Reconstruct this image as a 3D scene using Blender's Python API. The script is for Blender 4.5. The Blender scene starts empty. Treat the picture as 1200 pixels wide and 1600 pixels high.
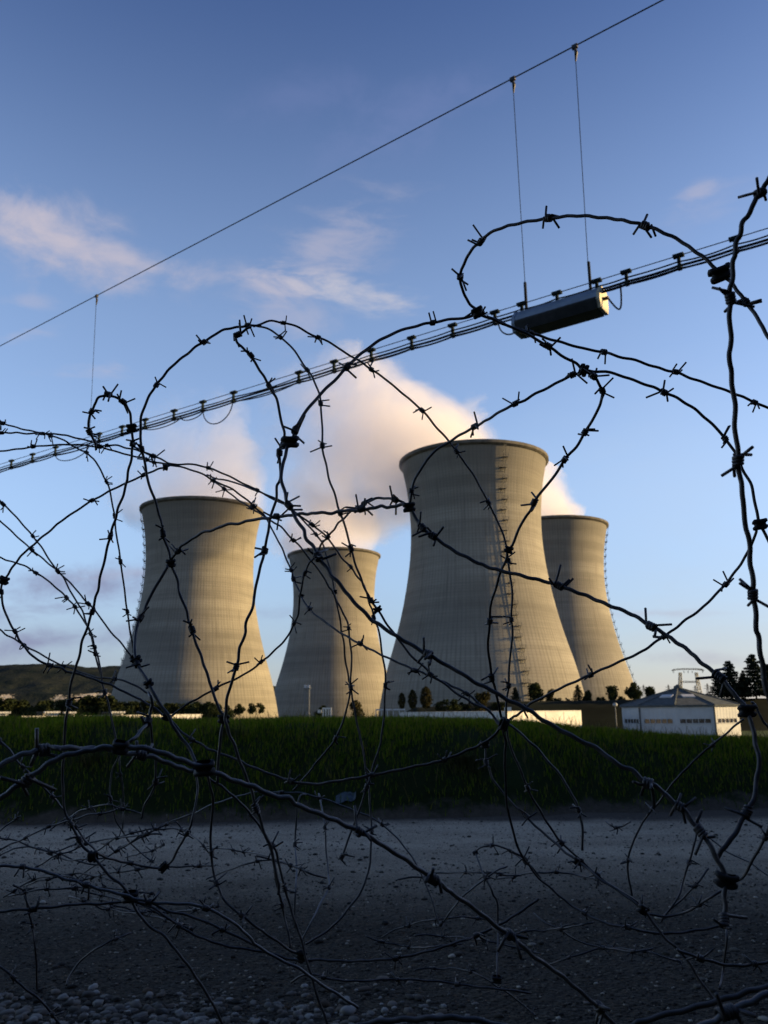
import bpy, math, random
import numpy as np
from mathutils import Vector, Matrix
R = math.radians
rng = np.random.default_rng(7)
random.seed(7)
sc = bpy.context.scene
col = sc.collection

# ------------------------------------------------------------------ camera
EYE = Vector((0, 0, 1.5))
PITCH, ROLL, F = R(13.5), R(-0.6), 1300.0          # F: focal length for a picture 1600 high
fwd = Vector((0, math.cos(PITCH), math.sin(PITCH)))
up0 = Vector((0, -math.sin(PITCH), math.cos(PITCH)))
rt0 = Vector((1, 0, 0))
rt = rt0 * math.cos(ROLL) + up0 * math.sin(ROLL)
up = up0 * math.cos(ROLL) - rt0 * math.sin(ROLL)
cd = bpy.data.cameras.new('camera')
cam = bpy.data.objects.new('camera', cd)
col.objects.link(cam)
cam.matrix_world = Matrix(((rt.x, up.x, -fwd.x, EYE.x), (rt.y, up.y, -fwd.y, EYE.y), (rt.z, up.z, -fwd.z, EYE.z), (0, 0, 0, 1)))
cd.sensor_fit = 'VERTICAL'; cd.sensor_height = 36; cd.lens = 36 * F / 1600
cd.clip_start = 0.05; cd.clip_end = 30000
cd.dof.use_dof = True; cd.dof.focus_distance = 0.7; cd.dof.aperture_fstop = 24
sc.camera = cam

def ray(x, y):
    return fwd + rt * ((x - 600) / F) - up * ((y - 800) / F)
def at(x, y, d):                                    # point at depth d along the view axis
    return EYE + ray(x, y) * d
def at_z(x, y, z):
    r = ray(x, y); return EYE + r * ((z - EYE.z) / r.z)
def at_y(x, y, Y):
    r = ray(x, y); return EYE + r * (Y / r.y)
def px(p):
    v = Vector(p) - EYE; k = v.dot(fwd)
    return 600 + F * v.dot(rt) / k, 800 - F * v.dot(up) / k

# ------------------------------------------------------------------ world, sun, exposure
SUN_EL, SUN_AZ = R(12), R(87)                       # azimuth from +Y towards +X
SUN_DIR = Vector((math.sin(SUN_AZ) * math.cos(SUN_EL), math.cos(SUN_AZ) * math.cos(SUN_EL), math.sin(SUN_EL)))
W = bpy.data.worlds.new('World'); sc.world = W; W.use_nodes = True
SKY_STRENGTH = 0.105
EXPO = 1.2
ld = bpy.data.lights.new('sun', 'SUN'); ld.energy = 5.0; ld.angle = R(0.6); ld.color = (1.0, 0.715, 0.32)
sun = bpy.data.objects.new('sun', ld); col.objects.link(sun)
sun.rotation_euler = SUN_DIR.to_track_quat('Z', 'Y').to_euler()
sc.view_settings.view_transform = 'Standard'; sc.view_settings.look = 'None'
sc.view_settings.gamma = 1; sc.view_settings.use_curve_mapping = False
sc.view_settings.exposure = EXPO
cy = sc.cycles
cy.max_bounces = 6; cy.diffuse_bounces = 3; cy.glossy_bounces = 2; cy.transparent_max_bounces = 16
cy.volume_bounces = 3; cy.volume_step_rate = 1.0; cy.volume_max_steps = 256
cy.use_denoising = True

class NT:                                           # small node helper
    def __init__(s, tree): s.t = tree; s.t.nodes.clear()
    def n(s, typ, **kw):
        o = s.t.nodes.new(typ)
        for k, v in kw.items(): setattr(o, k, v)
        return o
    def put(s, sock, v):
        if v is None: return
        if isinstance(v, bpy.types.NodeSocket): s.t.links.new(v, sock)
        else: sock.default_value = v
    def m(s, op, a, b=None, c=None, clamp=False):
        o = s.n('ShaderNodeMath', operation=op); o.use_clamp = clamp
        for i, v in enumerate((a, b, c)): s.put(o.inputs[i], v)
        return o.outputs[0]
    def vm(s, op, a, b=None):
        o = s.n('ShaderNodeVectorMath', operation=op); s.put(o.inputs[0], a); s.put(o.inputs[1], b)
        return o.outputs['Value'] if op in ('DOT_PRODUCT', 'LENGTH') else o.outputs[0]
    def mix(s, f, a, b, mode='MIX'):
        o = s.n('ShaderNodeMix', data_type='RGBA', blend_type=mode)
        s.put(o.inputs[0], f); s.put(o.inputs[6], a); s.put(o.inputs[7], b); return o.outputs[2]
    def ramp(s, v, lo, hi, a=0.0, b=1.0, smooth=True):
        o = s.n('ShaderNodeMapRange', interpolation_type='SMOOTHSTEP' if smooth else 'LINEAR')
        s.put(o.inputs[0], v); s.put(o.inputs[1], lo); s.put(o.inputs[2], hi); s.put(o.inputs[3], a); s.put(o.inputs[4], b)
        return o.outputs[0]
    def noise(s, vec, scale, detail=4, rough=0.55, dist=0.0):
        o = s.n('ShaderNodeTexNoise'); s.put(o.inputs['Vector'], vec); o.inputs['Scale'].default_value = scale
        o.inputs['Detail'].default_value = detail; o.inputs['Roughness'].default_value = rough; o.inputs['Distortion'].default_value = dist
        return o.outputs[0]
    def mapping(s, vec, scale):
        o = s.n('ShaderNodeMapping'); s.put(o.inputs[0], vec); o.inputs['Scale'].default_value = scale; return o.outputs[0]
    def xyz(s, vec):
        o = s.n('ShaderNodeSeparateXYZ'); s.put(o.inputs[0], vec); return o.outputs

def c4(c): return (c[0], c[1], c[2], 1)
def srgb(r, g, b):
    f = lambda u: (u / 255 / 12.92) if u / 255 <= 0.04045 else ((u / 255 + 0.055) / 1.055) ** 2.4
    return (f(r), f(g), f(b), 1)

def build_world():
    q = NT(W.node_tree)
    out = q.n('ShaderNodeOutputWorld')
    sky = q.n('ShaderNodeTexSky', sky_type='NISHITA')
    sky.sun_disc = False; sky.sun_elevation = SUN_EL; sky.sun_rotation = SUN_AZ
    sky.altitude = 200; sky.air_density = 1.0; sky.dust_density = 0.3; sky.ozone_density = 4.0
    bg = q.n('ShaderNodeBackground'); bg.inputs[1].default_value = SKY_STRENGTH
    d = q.n('ShaderNodeTexCoord').outputs['Generated']
    zen = q.ramp(q.xyz(d)[2], 0.42, 0.85)                # deeper blue overhead, quieter near the horizon
    tint = q.mix(zen, (1.88, 1.32, 1.14, 1), (0.47, 0.48, 0.66, 1))
    tint = q.mix(q.ramp(q.xyz(d)[2], -0.02, 0.30), (0.78, 0.66, 0.72, 1), tint)
    q.t.links.new(q.mix(1.0, sky.outputs[0], tint, 'MULTIPLY'), bg.inputs[0])
    nz = q.noise(q.mapping(d, (5, 5, 8.5)), 2.6, 8, 0.6, 0.3)
    nz2 = q.noise(q.mapping(d, (9, 9, 30)), 1.6, 6, 0.6, 0.3)
    res = bg.outputs[0]
    # (x, y, half width, half height, tilt deg, opacity, colour, noise kind): thin clouds fixed to sky directions
    for (x, y, a, b, tilt, op, c, k) in CLOUDS:
        cdir = ray(x, y).normalized()
        u = (up - cdir * up.dot(cdir)).normalized(); r = u.cross(cdir) * -1
        ct, st = math.cos(R(tilt)), math.sin(R(tilt))
        r2 = r * ct + u * st; u2 = u * ct - r * st
        dep = ray(x, y).length
        A = a / F / dep; B = b / F / dep
        dx = q.m('DIVIDE', q.vm('DOT_PRODUCT', d, tuple(r2)), A)
        dy = q.m('DIVIDE', q.vm('DOT_PRODUCT', d, tuple(u2)), B)
        rr = q.m('SQRT', q.m('ADD', q.m('MULTIPLY', dx, dx), q.m('MULTIPLY', dy, dy)))
        frn = q.m('GREATER_THAN', q.vm('DOT_PRODUCT', d, tuple(cdir)), 0.3)
        soft = q.m('SUBTRACT', 1.0, rr)
        v = q.m('ADD', soft, q.m('MULTIPLY', q.m('SUBTRACT', nz if k == 0 else nz2, 0.5), 0.5 if k == 2 else 3.0))
        mk = q.ramp(v, -0.05, 1.35)
        mk = q.m('MULTIPLY', q.m('MULTIPLY', mk, op), q.m('MULTIPLY', frn, q.ramp(rr, 0.3, 1.5, 1.0, 0.0)))
        b2 = q.n('ShaderNodeBackground'); b2.inputs[0].default_value = c; b2.inputs[1].default_value = 2 ** -EXPO
        ms = q.n('ShaderNodeMixShader'); q.put(ms.inputs[0], mk)
        q.t.links.new(res, ms.inputs[1]); q.t.links.new(b2.outputs[0], ms.inputs[2]); res = ms.outputs[0]
    q.t.links.new(res, out.inputs[0])
PINK = srgb(196, 190, 204); GREYM = srgb(140, 146, 178); CREAM = srgb(210, 205, 212)
CLOUDS = [
    (1150, 1060, 420, 230, 0, 0.62, srgb(206, 207, 210), 2), (820, 1080, 300, 120, 0, 0.4, srgb(190, 196, 208), 2),
    (40, 1060, 460, 210, 0, 0.72, srgb(146, 162, 192), 2), (520, 1060, 240, 190, 0, 0.55, srgb(160, 175, 205), 2),
    (80, 372, 225, 85, -17, 0.95, PINK, 0), (10, 325, 130, 40, -14, 0.7, PINK, 0), (200, 402, 90, 26, -16, 0.6, PINK, 1),
    (325, 428, 90, 34, 0, 0.75, PINK, 0), (500, 400, 180, 75, 32, 0.5, PINK, 1), (440, 440, 90, 40, -10, 0.5, PINK, 1),
    (540, 455, 150, 34, -12, 0.7, CREAM, 1), (610, 470, 60, 18, -14, 0.6, CREAM, 1), (1080, 780, 420, 330, 0, 0.4, srgb(188, 206, 230), 2), (470, 495, 90, 50, 0, 0.4, PINK, 0),
    (145, 577, 90, 20, 3, 0.45, PINK, 1), (40, 522, 70, 18, 12, 0.4, PINK, 1), (50, 470, 60, 16, 4, 0.3, PINK, 1),
    (1092, 298, 60, 22, 18, 0.4, PINK, 1), (1120, 320, 120, 40, 20, 0.15, PINK, 1),
    (640, 190, 200, 70, 20, 0.22, srgb(140, 150, 200), 0), (470, 150, 150, 50, 12, 0.2, srgb(130, 142, 192), 0),
    (120, 912, 220, 46, 0, 0.95, GREYM, 0), (30, 955, 160, 22, 0, 0.6, GREYM, 1), (170, 898, 90, 16, 2, 0.45, srgb(172, 166, 186), 1), (60, 1004, 260, 34, 3, 0.85, GREYM, 0), (330, 960, 190, 20, 0, 0.3, GREYM, 1),
    (1020, 958, 140, 10, 2, 0.4, srgb(182, 178, 194), 1), (1090, 1030, 170, 16, 0, 0.35, srgb(172, 170, 188), 1),
]
build_world()

# ------------------------------------------------------------------ materials
def mat(name):
    m = bpy.data.materials.new(name); m.use_nodes = True
    q = NT(m.node_tree)
    out = q.n('ShaderNodeOutputMaterial'); b = q.n('ShaderNodeBsdfPrincipled')
    q.t.links.new(b.outputs[0], out.inputs[0])
    return m, q, b, out
def bump(q, b, h, strength, dist):
    o = q.n('ShaderNodeBump'); o.inputs['Strength'].default_value = strength; o.inputs['Distance'].default_value = dist
    q.put(o.inputs['Height'], h); q.t.links.new(o.outputs[0], b.inputs['Normal'])
def obj_co(q): return q.n('ShaderNodeTexCoord').outputs['Object']
def pos_co(q): return q.n('ShaderNodeNewGeometry').outputs['Position']

def simple(name, c, rough=0.6, metal=0.0, var=0.25, scale=8.0, c2=None, bmp=0.0):
    m, q, b, _ = mat(name)
    n = q.noise(obj_co(q), scale, 6, 0.6)
    lo = c4([u * (1 - var) for u in c]); hi = c4(c2 if c2 else [u * (1 + var) for u in c])
    q.put(b.inputs['Base Color'], q.mix(q.ramp(n, 0.3, 0.7), lo, hi))
    b.inputs['Roughness'].default_value = rough; b.inputs['Metallic'].default_value = metal
    if rough >= 0.85: b.inputs['Specular IOR Level'].default_value = 0.06
    if bmp: bump(q, b, n, 0.6, bmp)
    return m

def concrete_mat():
    m, q, b, _ = mat('tower_concrete')
    co = obj_co(q); x, y, z = q.xyz(co)
    ang = q.m('ARCTAN2', y, x)
    a01 = q.m('DIVIDE', ang, 2 * math.pi)
    comb = q.n('ShaderNodeCombineXYZ'); q.put(comb.inputs[0], q.m('COSINE', ang)); q.put(comb.inputs[1], q.m('SINE', ang)); q.put(comb.inputs[2], q.m('MULTIPLY', z, 0.013))
    cyl = comb.outputs[0]
    # rib joints
    fr = q.m('FRACT', q.m('MULTIPLY', a01, 128.0)); dr = q.m('ABSOLUTE', q.m('SUBTRACT', fr, 0.5))
    nrib = q.noise(cyl, 9.0, 3)
    rib = q.m('MULTIPLY', q.ramp(dr, 0.10, 0.22, 1, 0), q.ramp(nrib, 0.3, 0.7, 0.45, 1.0))
    # pour lifts
    fz = q.m('FRACT', q.m('DIVIDE', z, 1.35)); dz = q.m('ABSOLUTE', q.m('SUBTRACT', fz, 0.5))
    lift = q.ramp(dz, 0.02, 0.14, 1, 0)
    zc = q.n('ShaderNodeCombineXYZ'); q.put(zc.inputs[2], q.m('MULTIPLY', z, 1.0)); q.put(zc.inputs[0], q.m('MULTIPLY', q.m('COSINE', ang), 1.6)); q.put(zc.inputs[1], q.m('MULTIPLY', q.m('SINE', ang), 1.6))
    band = q.noise(zc.outputs[0], 0.13, 6, 0.7)
    band2 = q.noise(zc.outputs[0], 0.75, 3, 0.6)
    st = q.n('ShaderNodeCombineXYZ'); q.put(st.inputs[0], q.m('MULTIPLY', q.m('COSINE', ang), 30)); q.put(st.inputs[1], q.m('MULTIPLY', q.m('SINE', ang), 30)); q.put(st.inputs[2], q.m('MULTIPLY', z, 0.05))
    streak = q.noise(st.outputs[0], 0.9, 5, 0.65)
    big = q.noise(cyl, 2.4, 5, 0.6)
    base = q.mix(q.ramp(band, 0.32, 0.68), (0.150, 0.137, 0.112, 1), (0.238, 0.219, 0.181, 1))
    base = q.mix(q.ramp(big, 0.45, 0.72, 0, 0.5), base, (0.185, 0.165, 0.14, 1))
    base = q.mix(q.ramp(band2, 0.5, 0.75, 0, 0.2), base, (0.16, 0.145, 0.125, 1))
    base = q.mix(q.ramp(streak, 0.50, 0.72, 0, 0.50), base, (0.085, 0.075, 0.062, 1))
    base = q.mix(q.ramp(z, 112, 121, 0, 0.30), base, (0.10, 0.092, 0.08, 1))
    wav = q.m('ADD', z, q.m('MULTIPLY', q.m('SUBTRACT', q.noise(cyl, 1.3, 4), 0.5), 22.0))
    base = q.mix(q.m('MULTIPLY', q.ramp(wav, 30, 40), q.ramp(wav, 46, 56, 1, 0)), base, q.mix(0.30, base, (0.075, 0.07, 0.062, 1)))
    base = q.mix(q.ramp(wav, 92, 104, 0, 0.30), base, (0.095, 0.087, 0.074, 1))
    base = q.mix(q.m('MULTIPLY', rib, 0.46), base, (0.10, 0.09, 0.08, 1))
    base = q.mix(q.m('MULTIPLY', lift, 0.34), base, (0.11, 0.10, 0.09, 1))
    q.put(b.inputs['Base Color'], base); b.inputs['Roughness'].default_value = 0.9; b.inputs['Specular IOR Level'].default_value = 0.15
    bump(q, b, q.m('SUBTRACT', q.m('MULTIPLY', band2, 0.5), q.m('ADD', q.m('MULTIPLY', rib, 0.5), q.m('MULTIPLY', lift, 0.3))), 0.5, 0.16)
    return m

def gravel_mat():
    m, q, b, _ = mat('gravel_ground')
    p = pos_co(q); x, y, z = q.xyz(p)
    vo = q.n('ShaderNodeTexVoronoi'); q.put(vo.inputs['Vector'], p); vo.inputs['Scale'].default_value = 38
    vo2 = q.n('ShaderNodeTexVoronoi'); q.put(vo2.inputs['Vector'], p); vo2.inputs['Scale'].default_value = 95
    n1 = q.noise(p, 0.9, 6, 0.6); n2 = q.noise(p, 7, 6, 0.7); n3 = q.noise(q.mapping(p, (0.35, 1.2, 1)), 1.0, 5, 0.6)
    sep = q.n('ShaderNodeSeparateColor'); q.put(sep.inputs[0], vo.outputs['Color'])
    sep2 = q.n('ShaderNodeSeparateColor'); q.put(sep2.inputs[0], vo2.outputs['Color'])
    stone = q.mix(sep.outputs[0], (0.010, 0.0085, 0.006, 1), (0.125, 0.10, 0.068, 1))
    fine = q.mix(sep2.outputs[1], (0.006, 0.005, 0.003, 1), (0.17, 0.14, 0.095, 1))
    nearc = q.mix(q.ramp(n2, 0.4, 0.62), q.mix(0.5, fine, (0.045, 0.042, 0.038, 1)), stone)
    # roadway of paler, finer crushed stone; the gloom nearer by is painted darker
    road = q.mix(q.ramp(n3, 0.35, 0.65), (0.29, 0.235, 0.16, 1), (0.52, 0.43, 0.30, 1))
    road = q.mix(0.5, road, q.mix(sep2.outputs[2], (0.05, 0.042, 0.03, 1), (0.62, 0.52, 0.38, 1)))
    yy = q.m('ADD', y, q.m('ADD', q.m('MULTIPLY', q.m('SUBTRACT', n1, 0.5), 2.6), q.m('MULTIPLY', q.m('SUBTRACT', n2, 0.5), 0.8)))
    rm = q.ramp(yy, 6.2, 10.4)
    base = q.mix(rm, q.mix(0.3, nearc, (0.012, 0.010, 0.006, 1)), road)  # foreground darkness painted in: the colour sinks towards the near side
    # brown soil along the foot of the bank
    soil = q.ramp(q.m('ADD', y, q.m('MULTIPLY', q.m('SUBTRACT', n1, 0.5), 1.4)), 11.9, 12.6)
    base = q.mix(soil, base, q.mix(n2, (0.05, 0.04, 0.03, 1), (0.13, 0.105, 0.08, 1)))
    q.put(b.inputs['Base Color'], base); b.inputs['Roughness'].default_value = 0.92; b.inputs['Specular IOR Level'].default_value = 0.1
    h = q.m('ADD', q.m('MULTIPLY', vo.outputs['Distance'], -0.8), q.m('MULTIPLY', n2, 1.0))
    bump(q, b, h, 0.9, 0.03)
    return m

def island_mat(name, cols, rough=0.8, trans=0.0):
    m, q, b, out = mat(name)
    g = q.n('ShaderNodeNewGeometry')
    rp = q.n('ShaderNodeValToRGB'); q.put(rp.inputs[0], g.outputs['Random Per Island'])
    e = rp.color_ramp.elements
    while len(e) < len(cols): e.new(0.5)
    for i, c in enumerate(cols): e[i].position = i / (len(cols) - 1); e[i].color = c4(c)
    q.t.links.new(rp.outputs[0], b.inputs['Base Color']); b.inputs['Roughness'].default_value = rough
    b.inputs['Specular IOR Level'].default_value = 0.25 if name == 'pebble' else 0.04
    if trans:
        t = q.n('ShaderNodeBsdfTranslucent'); q.t.links.new(rp.outputs[0], t.inputs[0])
        ms = q.n('ShaderNodeMixShader'); ms.inputs[0].default_value = trans
        q.t.links.new(b.outputs[0], ms.inputs[1]); q.t.links.new(t.outputs[0], ms.inputs[2]); q.t.links.new(ms.outputs[0], out.inputs[0])
    return m

def hill_mat():
    m, q, b, _ = mat('wooded_hill')
    p = pos_co(q)
    n = q.noise(p, 0.012, 8, 0.7); n2 = q.noise(p, 0.06, 5, 0.7)
    base = q.mix(q.ramp(n, 0.35, 0.65), (0.009, 0.014, 0.014, 1), (0.028, 0.031, 0.024, 1))
    base = q.mix(q.ramp(n2, 0.45, 0.7, 0, 0.5), base, (0.006, 0.009, 0.010, 1))
    at_ = q.n('ShaderNodeAttribute'); at_.attribute_name = 'cliff'
    k = q.ramp(q.m('ADD', at_.outputs['Fac'], q.m('MULTIPLY', q.m('SUBTRACT', n2, 0.5), 1.2)), 0.45, 0.65)
    base = q.mix(k, base, q.mix(n2, (0.42, 0.33, 0.22, 1), (0.62, 0.52, 0.38, 1)))
    q.put(b.inputs['Base Color'], base); b.inputs['Roughness'].default_value = 0.95; b.inputs['Specular IOR Level'].default_value = 0.03
    bump(q, b, n2, 0.8, 8)
    return m

def turf_mat():
    m, q, b, _ = mat('turf_soil')
    p = pos_co(q); n = q.noise(p, 2.2, 6, 0.65); n2 = q.noise(p, 14, 5, 0.7)
    g = q.mix(n, (0.008, 0.013, 0.004, 1), (0.024, 0.036, 0.010, 1))
    so = q.mix(n2, (0.035, 0.027, 0.018, 1), (0.13, 0.105, 0.075, 1))
    k = q.ramp(q.m('ADD', q.xyz(p)[2], q.m('MULTIPLY', q.m('SUBTRACT', n, 0.5), 0.6)), 0.05, 0.20, 1, 0)
    q.put(b.inputs['Base Color'], q.mix(k, g, so)); b.inputs['Roughness'].default_value = 0.95; b.inputs['Specular IOR Level'].default_value = 0.05
    bump(q, b, n2, 0.8, 0.04)
    return m
M = {}
M['concrete'] = concrete_mat()
M['rim'] = simple('rim_concrete', (0.10, 0.09, 0.076), 0.9, var=0.3, scale=0.3)
M['ladder'] = simple('ladder_steel', (0.06, 0.058, 0.055), 0.6, 0.3)
M['gravel'] = gravel_mat()
M['wire'] = simple('weathered_zinc', (0.085, 0.085, 0.09), 0.5, 0.5, 0.5, 55, c2=(0.13, 0.115, 0.105), bmp=0.0008)
M['wirepale'] = simple('bright_zinc', (0.15, 0.15, 0.155), 0.5, 0.45, 0.4, 55, c2=(0.22, 0.21, 0.20), bmp=0.0008)
M['clip'] = simple('dark_clip_steel', (0.035, 0.032, 0.03), 0.6, 0.5, 0.4, 90)
M['cable'] = simple('black_cable', (0.010, 0.012, 0.016), 0.86)
M['strandwire'] = simple('steel_strand', (0.012, 0.012, 0.014), 0.9)
M['bracket'] = simple('grey_green_bracket', (0.018, 0.026, 0.025), 0.85, 0.0)
M['housing'] = simple('painted_grey_housing', (0.20, 0.24, 0.28), 0.42, 0.25, 0.12, 6)
M['suncap'] = simple('sun_tinted_end_cap', (0.42, 0.36, 0.24), 0.6, 0, 0.3, 14)  # warm sunlight painted into this cap's colour; the opposite cap keeps housing grey
M['lens'] = simple('dark_lens', (0.025, 0.027, 0.03), 0.25, 0, 0.3, 5)
M['white'] = simple('white_render', (0.50, 0.475, 0.43), 0.85, 0, 0.14, 0.35)
M['whiteblue'] = simple('white_panel', (0.33, 0.335, 0.34), 0.7, 0, 0.08, 0.5)
M['roof'] = simple('slate_roof', (0.065, 0.072, 0.072), 0.85, 0, 0.25, 1.5)
M['glass'] = simple('dark_window', (0.03, 0.028, 0.03), 0.15, 0, 0.5, 0.5)
M['bark'] = simple('bark', (0.05, 0.04, 0.03), 0.95, 0, 0.4, 3)
M['leaf'] = island_mat('leaf_green', [(0.008, 0.013, 0.006), (0.016, 0.023, 0.009), (0.032, 0.036, 0.012)], 0.8, 0.25)
M['leafautumn'] = island_mat('leaf_olive', [(0.014, 0.015, 0.007), (0.034, 0.031, 0.012), (0.06, 0.048, 0.018)], 0.8, 0.25)
M['needle'] = island_mat('needle_dark', [(0.006, 0.010, 0.007), (0.011, 0.017, 0.011), (0.018, 0.023, 0.013)], 0.85, 0.1)
M['grass'] = island_mat('grass_blades', [(0.028, 0.048, 0.003), (0.085, 0.14, 0.006), (0.155, 0.22, 0.010), (0.25, 0.21, 0.03)], 0.7, 0.5)
M['turf'] = turf_mat()
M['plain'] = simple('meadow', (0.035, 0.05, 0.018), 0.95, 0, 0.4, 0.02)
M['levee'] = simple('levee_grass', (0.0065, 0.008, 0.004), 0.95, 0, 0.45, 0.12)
M['shade_rise'] = simple('unseen_shade_rise', (0.03, 0.036, 0.018), 0.95, 0, 0.5, 0.8)
M['stone'] = island_mat('pebble', [(0.012, 0.010, 0.008), (0.02, 0.017, 0.012), (0.05, 0.042, 0.028), (0.03, 0.022, 0.014), (0.08, 0.067, 0.048), (0.13, 0.11, 0.08), (0.46, 0.40, 0.30)], 0.8)
M['hill'] = hill_mat()
M['galv'] = simple('galvanised_lattice', (0.10, 0.105, 0.11), 0.6, 0.2)
M['plastic'] = simple('blue_grey_film', (0.045, 0.062, 0.07), 0.6, 0, 0.4, 20)

# ------------------------------------------------------------------ mesh helpers
def mesh_np(name, v, f, m, smooth=False):           # v (n,3), f (k,3|4) numpy
    me = bpy.data.meshes.new(name)
    v = np.asarray(v, np.float32); f = np.asarray(f, np.int32)
    k = f.shape[1]
    me.vertices.add(len(v)); me.vertices.foreach_set('co', v.ravel())
    me.loops.add(f.size); me.loops.foreach_set('vertex_index', f.ravel())
    me.polygons.add(len(f)); me.polygons.foreach_set('loop_start', np.arange(0, f.size, k, dtype=np.int32))
    me.polygons.foreach_set('loop_total', np.full(len(f), k, np.int32))
    me.polygons.foreach_set('use_smooth', np.full(len(f), smooth, bool))
    me.materials.append(m); me.update(); me.validate()
    return me
class MB:                                           # gathers polygons of one part
    def __init__(s): s.v = []; s.f = []
    def add(s, vs, fs):
        o = len(s.v); s.v += [tuple(v) for v in vs]; s.f += [tuple(i + o for i in f) for f in fs]
    def box(s, c, sx, sy, sz, ax=None):
        c = Vector(c); X, Y, Z = ax if ax else (Vector((1, 0, 0)), Vector((0, 1, 0)), Vector((0, 0, 1)))
        vs = [c + X * (a * sx / 2) + Y * (b * sy / 2) + Z * (e * sz / 2) for e in (-1, 1) for a, b in ((-1, -1), (1, -1), (1, 1), (-1, 1))]
        s.add(vs, [(3, 2, 1, 0), (4, 5, 6, 7), (0, 1, 5, 4), (1, 2, 6, 5), (2, 3, 7, 6), (3, 0, 4, 7)])
    def tube(s, pts, r, n=6, caps=True):
        pts = [Vector(p) for p in pts]; rr = r if isinstance(r, (list, tuple)) else [r] * len(pts)
        rings = []; N = None
        for i, p in enumerate(pts):
            t = (pts[min(i + 1, len(pts) - 1)] - pts[max(i - 1, 0)]).normalized()
            if N is None: N = t.orthogonal().normalized()
            N = (N - t * N.dot(t)); N = N.normalized() if N.length > 1e-6 else t.orthogonal().normalized()
            B = t.cross(N)
            rings.append([p + (N * math.cos(2 * math.pi * k / n) + B * math.sin(2 * math.pi * k / n)) * rr[i] for k in range(n)])
        o = len(s.v)
        for g in rings: s.v += [tuple(v) for v in g]
        for i in range(len(pts) - 1):
            for k in range(n):
                a = o + i * n + k; b = o + i * n + (k + 1) % n
                s.f.append((a, b, b + n, a + n))
        if caps:
            s.f.append(tuple(o + k for k in range(n - 1, -1, -1))); e = o + (len(pts) - 1) * n
            s.f.append(tuple(e + k for k in range(n)))
    def mesh(s, name, m, smooth=False):
        me = bpy.data.meshes.new(name); me.from_pydata(s.v, [], s.f); me.materials.append(m)
        if smooth: me.polygons.foreach_set('use_smooth', np.ones(len(me.polygons), bool))
        me.update(); return me
    def obj(s, name, m, parent=None, smooth=False, origin=None):
        if origin is not None:
            o_ = Vector(origin); s.v = [tuple(Vector(v) - o_) for v in s.v]
        return link(name, s.mesh(name, m, smooth), parent, origin)
def link(name, me, parent=None, loc=None):
    o = bpy.data.objects.new(name, me); col.objects.link(o)
    if loc is not None: o.location = loc
    if parent: o.parent = parent
    return o
def tag(o, label=None, cat=None, group=None, kind=None):
    if label: o['label'] = label
    if cat: o['category'] = cat
    if group: o['group'] = group
    if kind: o['kind'] = kind
    return o
def thing(name, label, cat, loc=(0, 0, 0), group=None, rz=0):
    o = bpy.data.objects.new(name, None); col.objects.link(o); o.location = loc; o.rotation_euler = (0, 0, rz)
    return tag(o, label, cat, group)
def copy_tree(o, parent=None):
    c = o.copy(); col.objects.link(c); c.parent = parent
    for ch in o.children: copy_tree(ch, c)
    return c
def vnoise(x, y, seed=0):                           # cheap smooth value noise
    xi = np.floor(x).astype(int); yi = np.floor(y).astype(int); fx = x - xi; fy = y - yi
    fx = fx * fx * (3 - 2 * fx); fy = fy * fy * (3 - 2 * fy)
    def h(a, b):
        v = np.sin(a * 127.1 + b * 311.7 + seed * 74.7) * 43758.5453
        return v - np.floor(v)
    return (h(xi, yi) * (1 - fx) + h(xi + 1, yi) * fx) * (1 - fy) + (h(xi, yi + 1) * (1 - fx) + h(xi + 1, yi + 1) * fx) * fy
def fbm(x, y, o=4, seed=0):
    s = 0; a = 0.5
    for i in range(o): s = s + a * vnoise(x * 2 ** i, y * 2 ** i, seed + i); a *= 0.5
    return s
def grid(name, xs, ys, zf, m, smooth=True):
    X, Y = np.meshgrid(xs, ys); Z = zf(X, Y)
    v = np.stack([X.ravel(), Y.ravel(), Z.ravel()], 1); nx, ny = len(xs), len(ys)
    i = np.arange(nx * ny).reshape(ny, nx)
    f = np.stack([i[:-1, :-1].ravel(), i[:-1, 1:].ravel(), i[1:, 1:].ravel(), i[1:, :-1].ravel()], 1)
    return link(name, mesh_np(name, v, f, m, smooth))

# ------------------------------------------------------------------ terrain
PLAIN = -3.0
def crest(x): return np.interp(x, [-40, -6.5, 0, 3, 5, 6.5, 9, 40], [1.47, 1.41, 1.33, 1.19, 1.02, 0.91, 0.77, 0.66])
def foot(x): return np.interp(x, [-30, -6, 0, 6, 30], [12.7, 12.6, 12.75, 13.5, 15.0]) + (fbm(x * 0.9, x * 0 + 3.3, 4, 5) - 0.5) * 0.55
def bank_z(x, y):
    t = np.clip((y - foot(x)) / 2.9, 0, 1); s = t * t * (3 - 2 * t); s = 0.15 * s + 0.85 * (1 - (1 - t) ** 2.3)
    z = -0.03 + crest(x) * s
    back = np.clip((y - 17.2) / 14, 0, 1); z = z - (crest(x) + 3.1) * back * back * (3 - 2 * back)
    return z + (fbm(x * 0.8, y * 0.8, 4, 9) - 0.47) * 0.22 * np.clip(t * 3, 0, 1)
def gravel_z(x, y): return (fbm(x * 0.5, y * 0.5, 4, 2) - 0.5) * 0.10 + (fbm(x * 4, y * 4, 3, 3) - 0.5) * 0.02
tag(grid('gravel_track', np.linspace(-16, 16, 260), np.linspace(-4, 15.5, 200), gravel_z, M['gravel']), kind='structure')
tag(grid('bank_earth', np.linspace(-26, 14.5, 240), np.linspace(12.0, 36, 170), bank_z, M['turf']), kind='structure')
xs = np.concatenate([-np.geomspace(20000, 40, 24), np.linspace(-30, 30, 6), np.geomspace(40, 20000, 24)])
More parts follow.
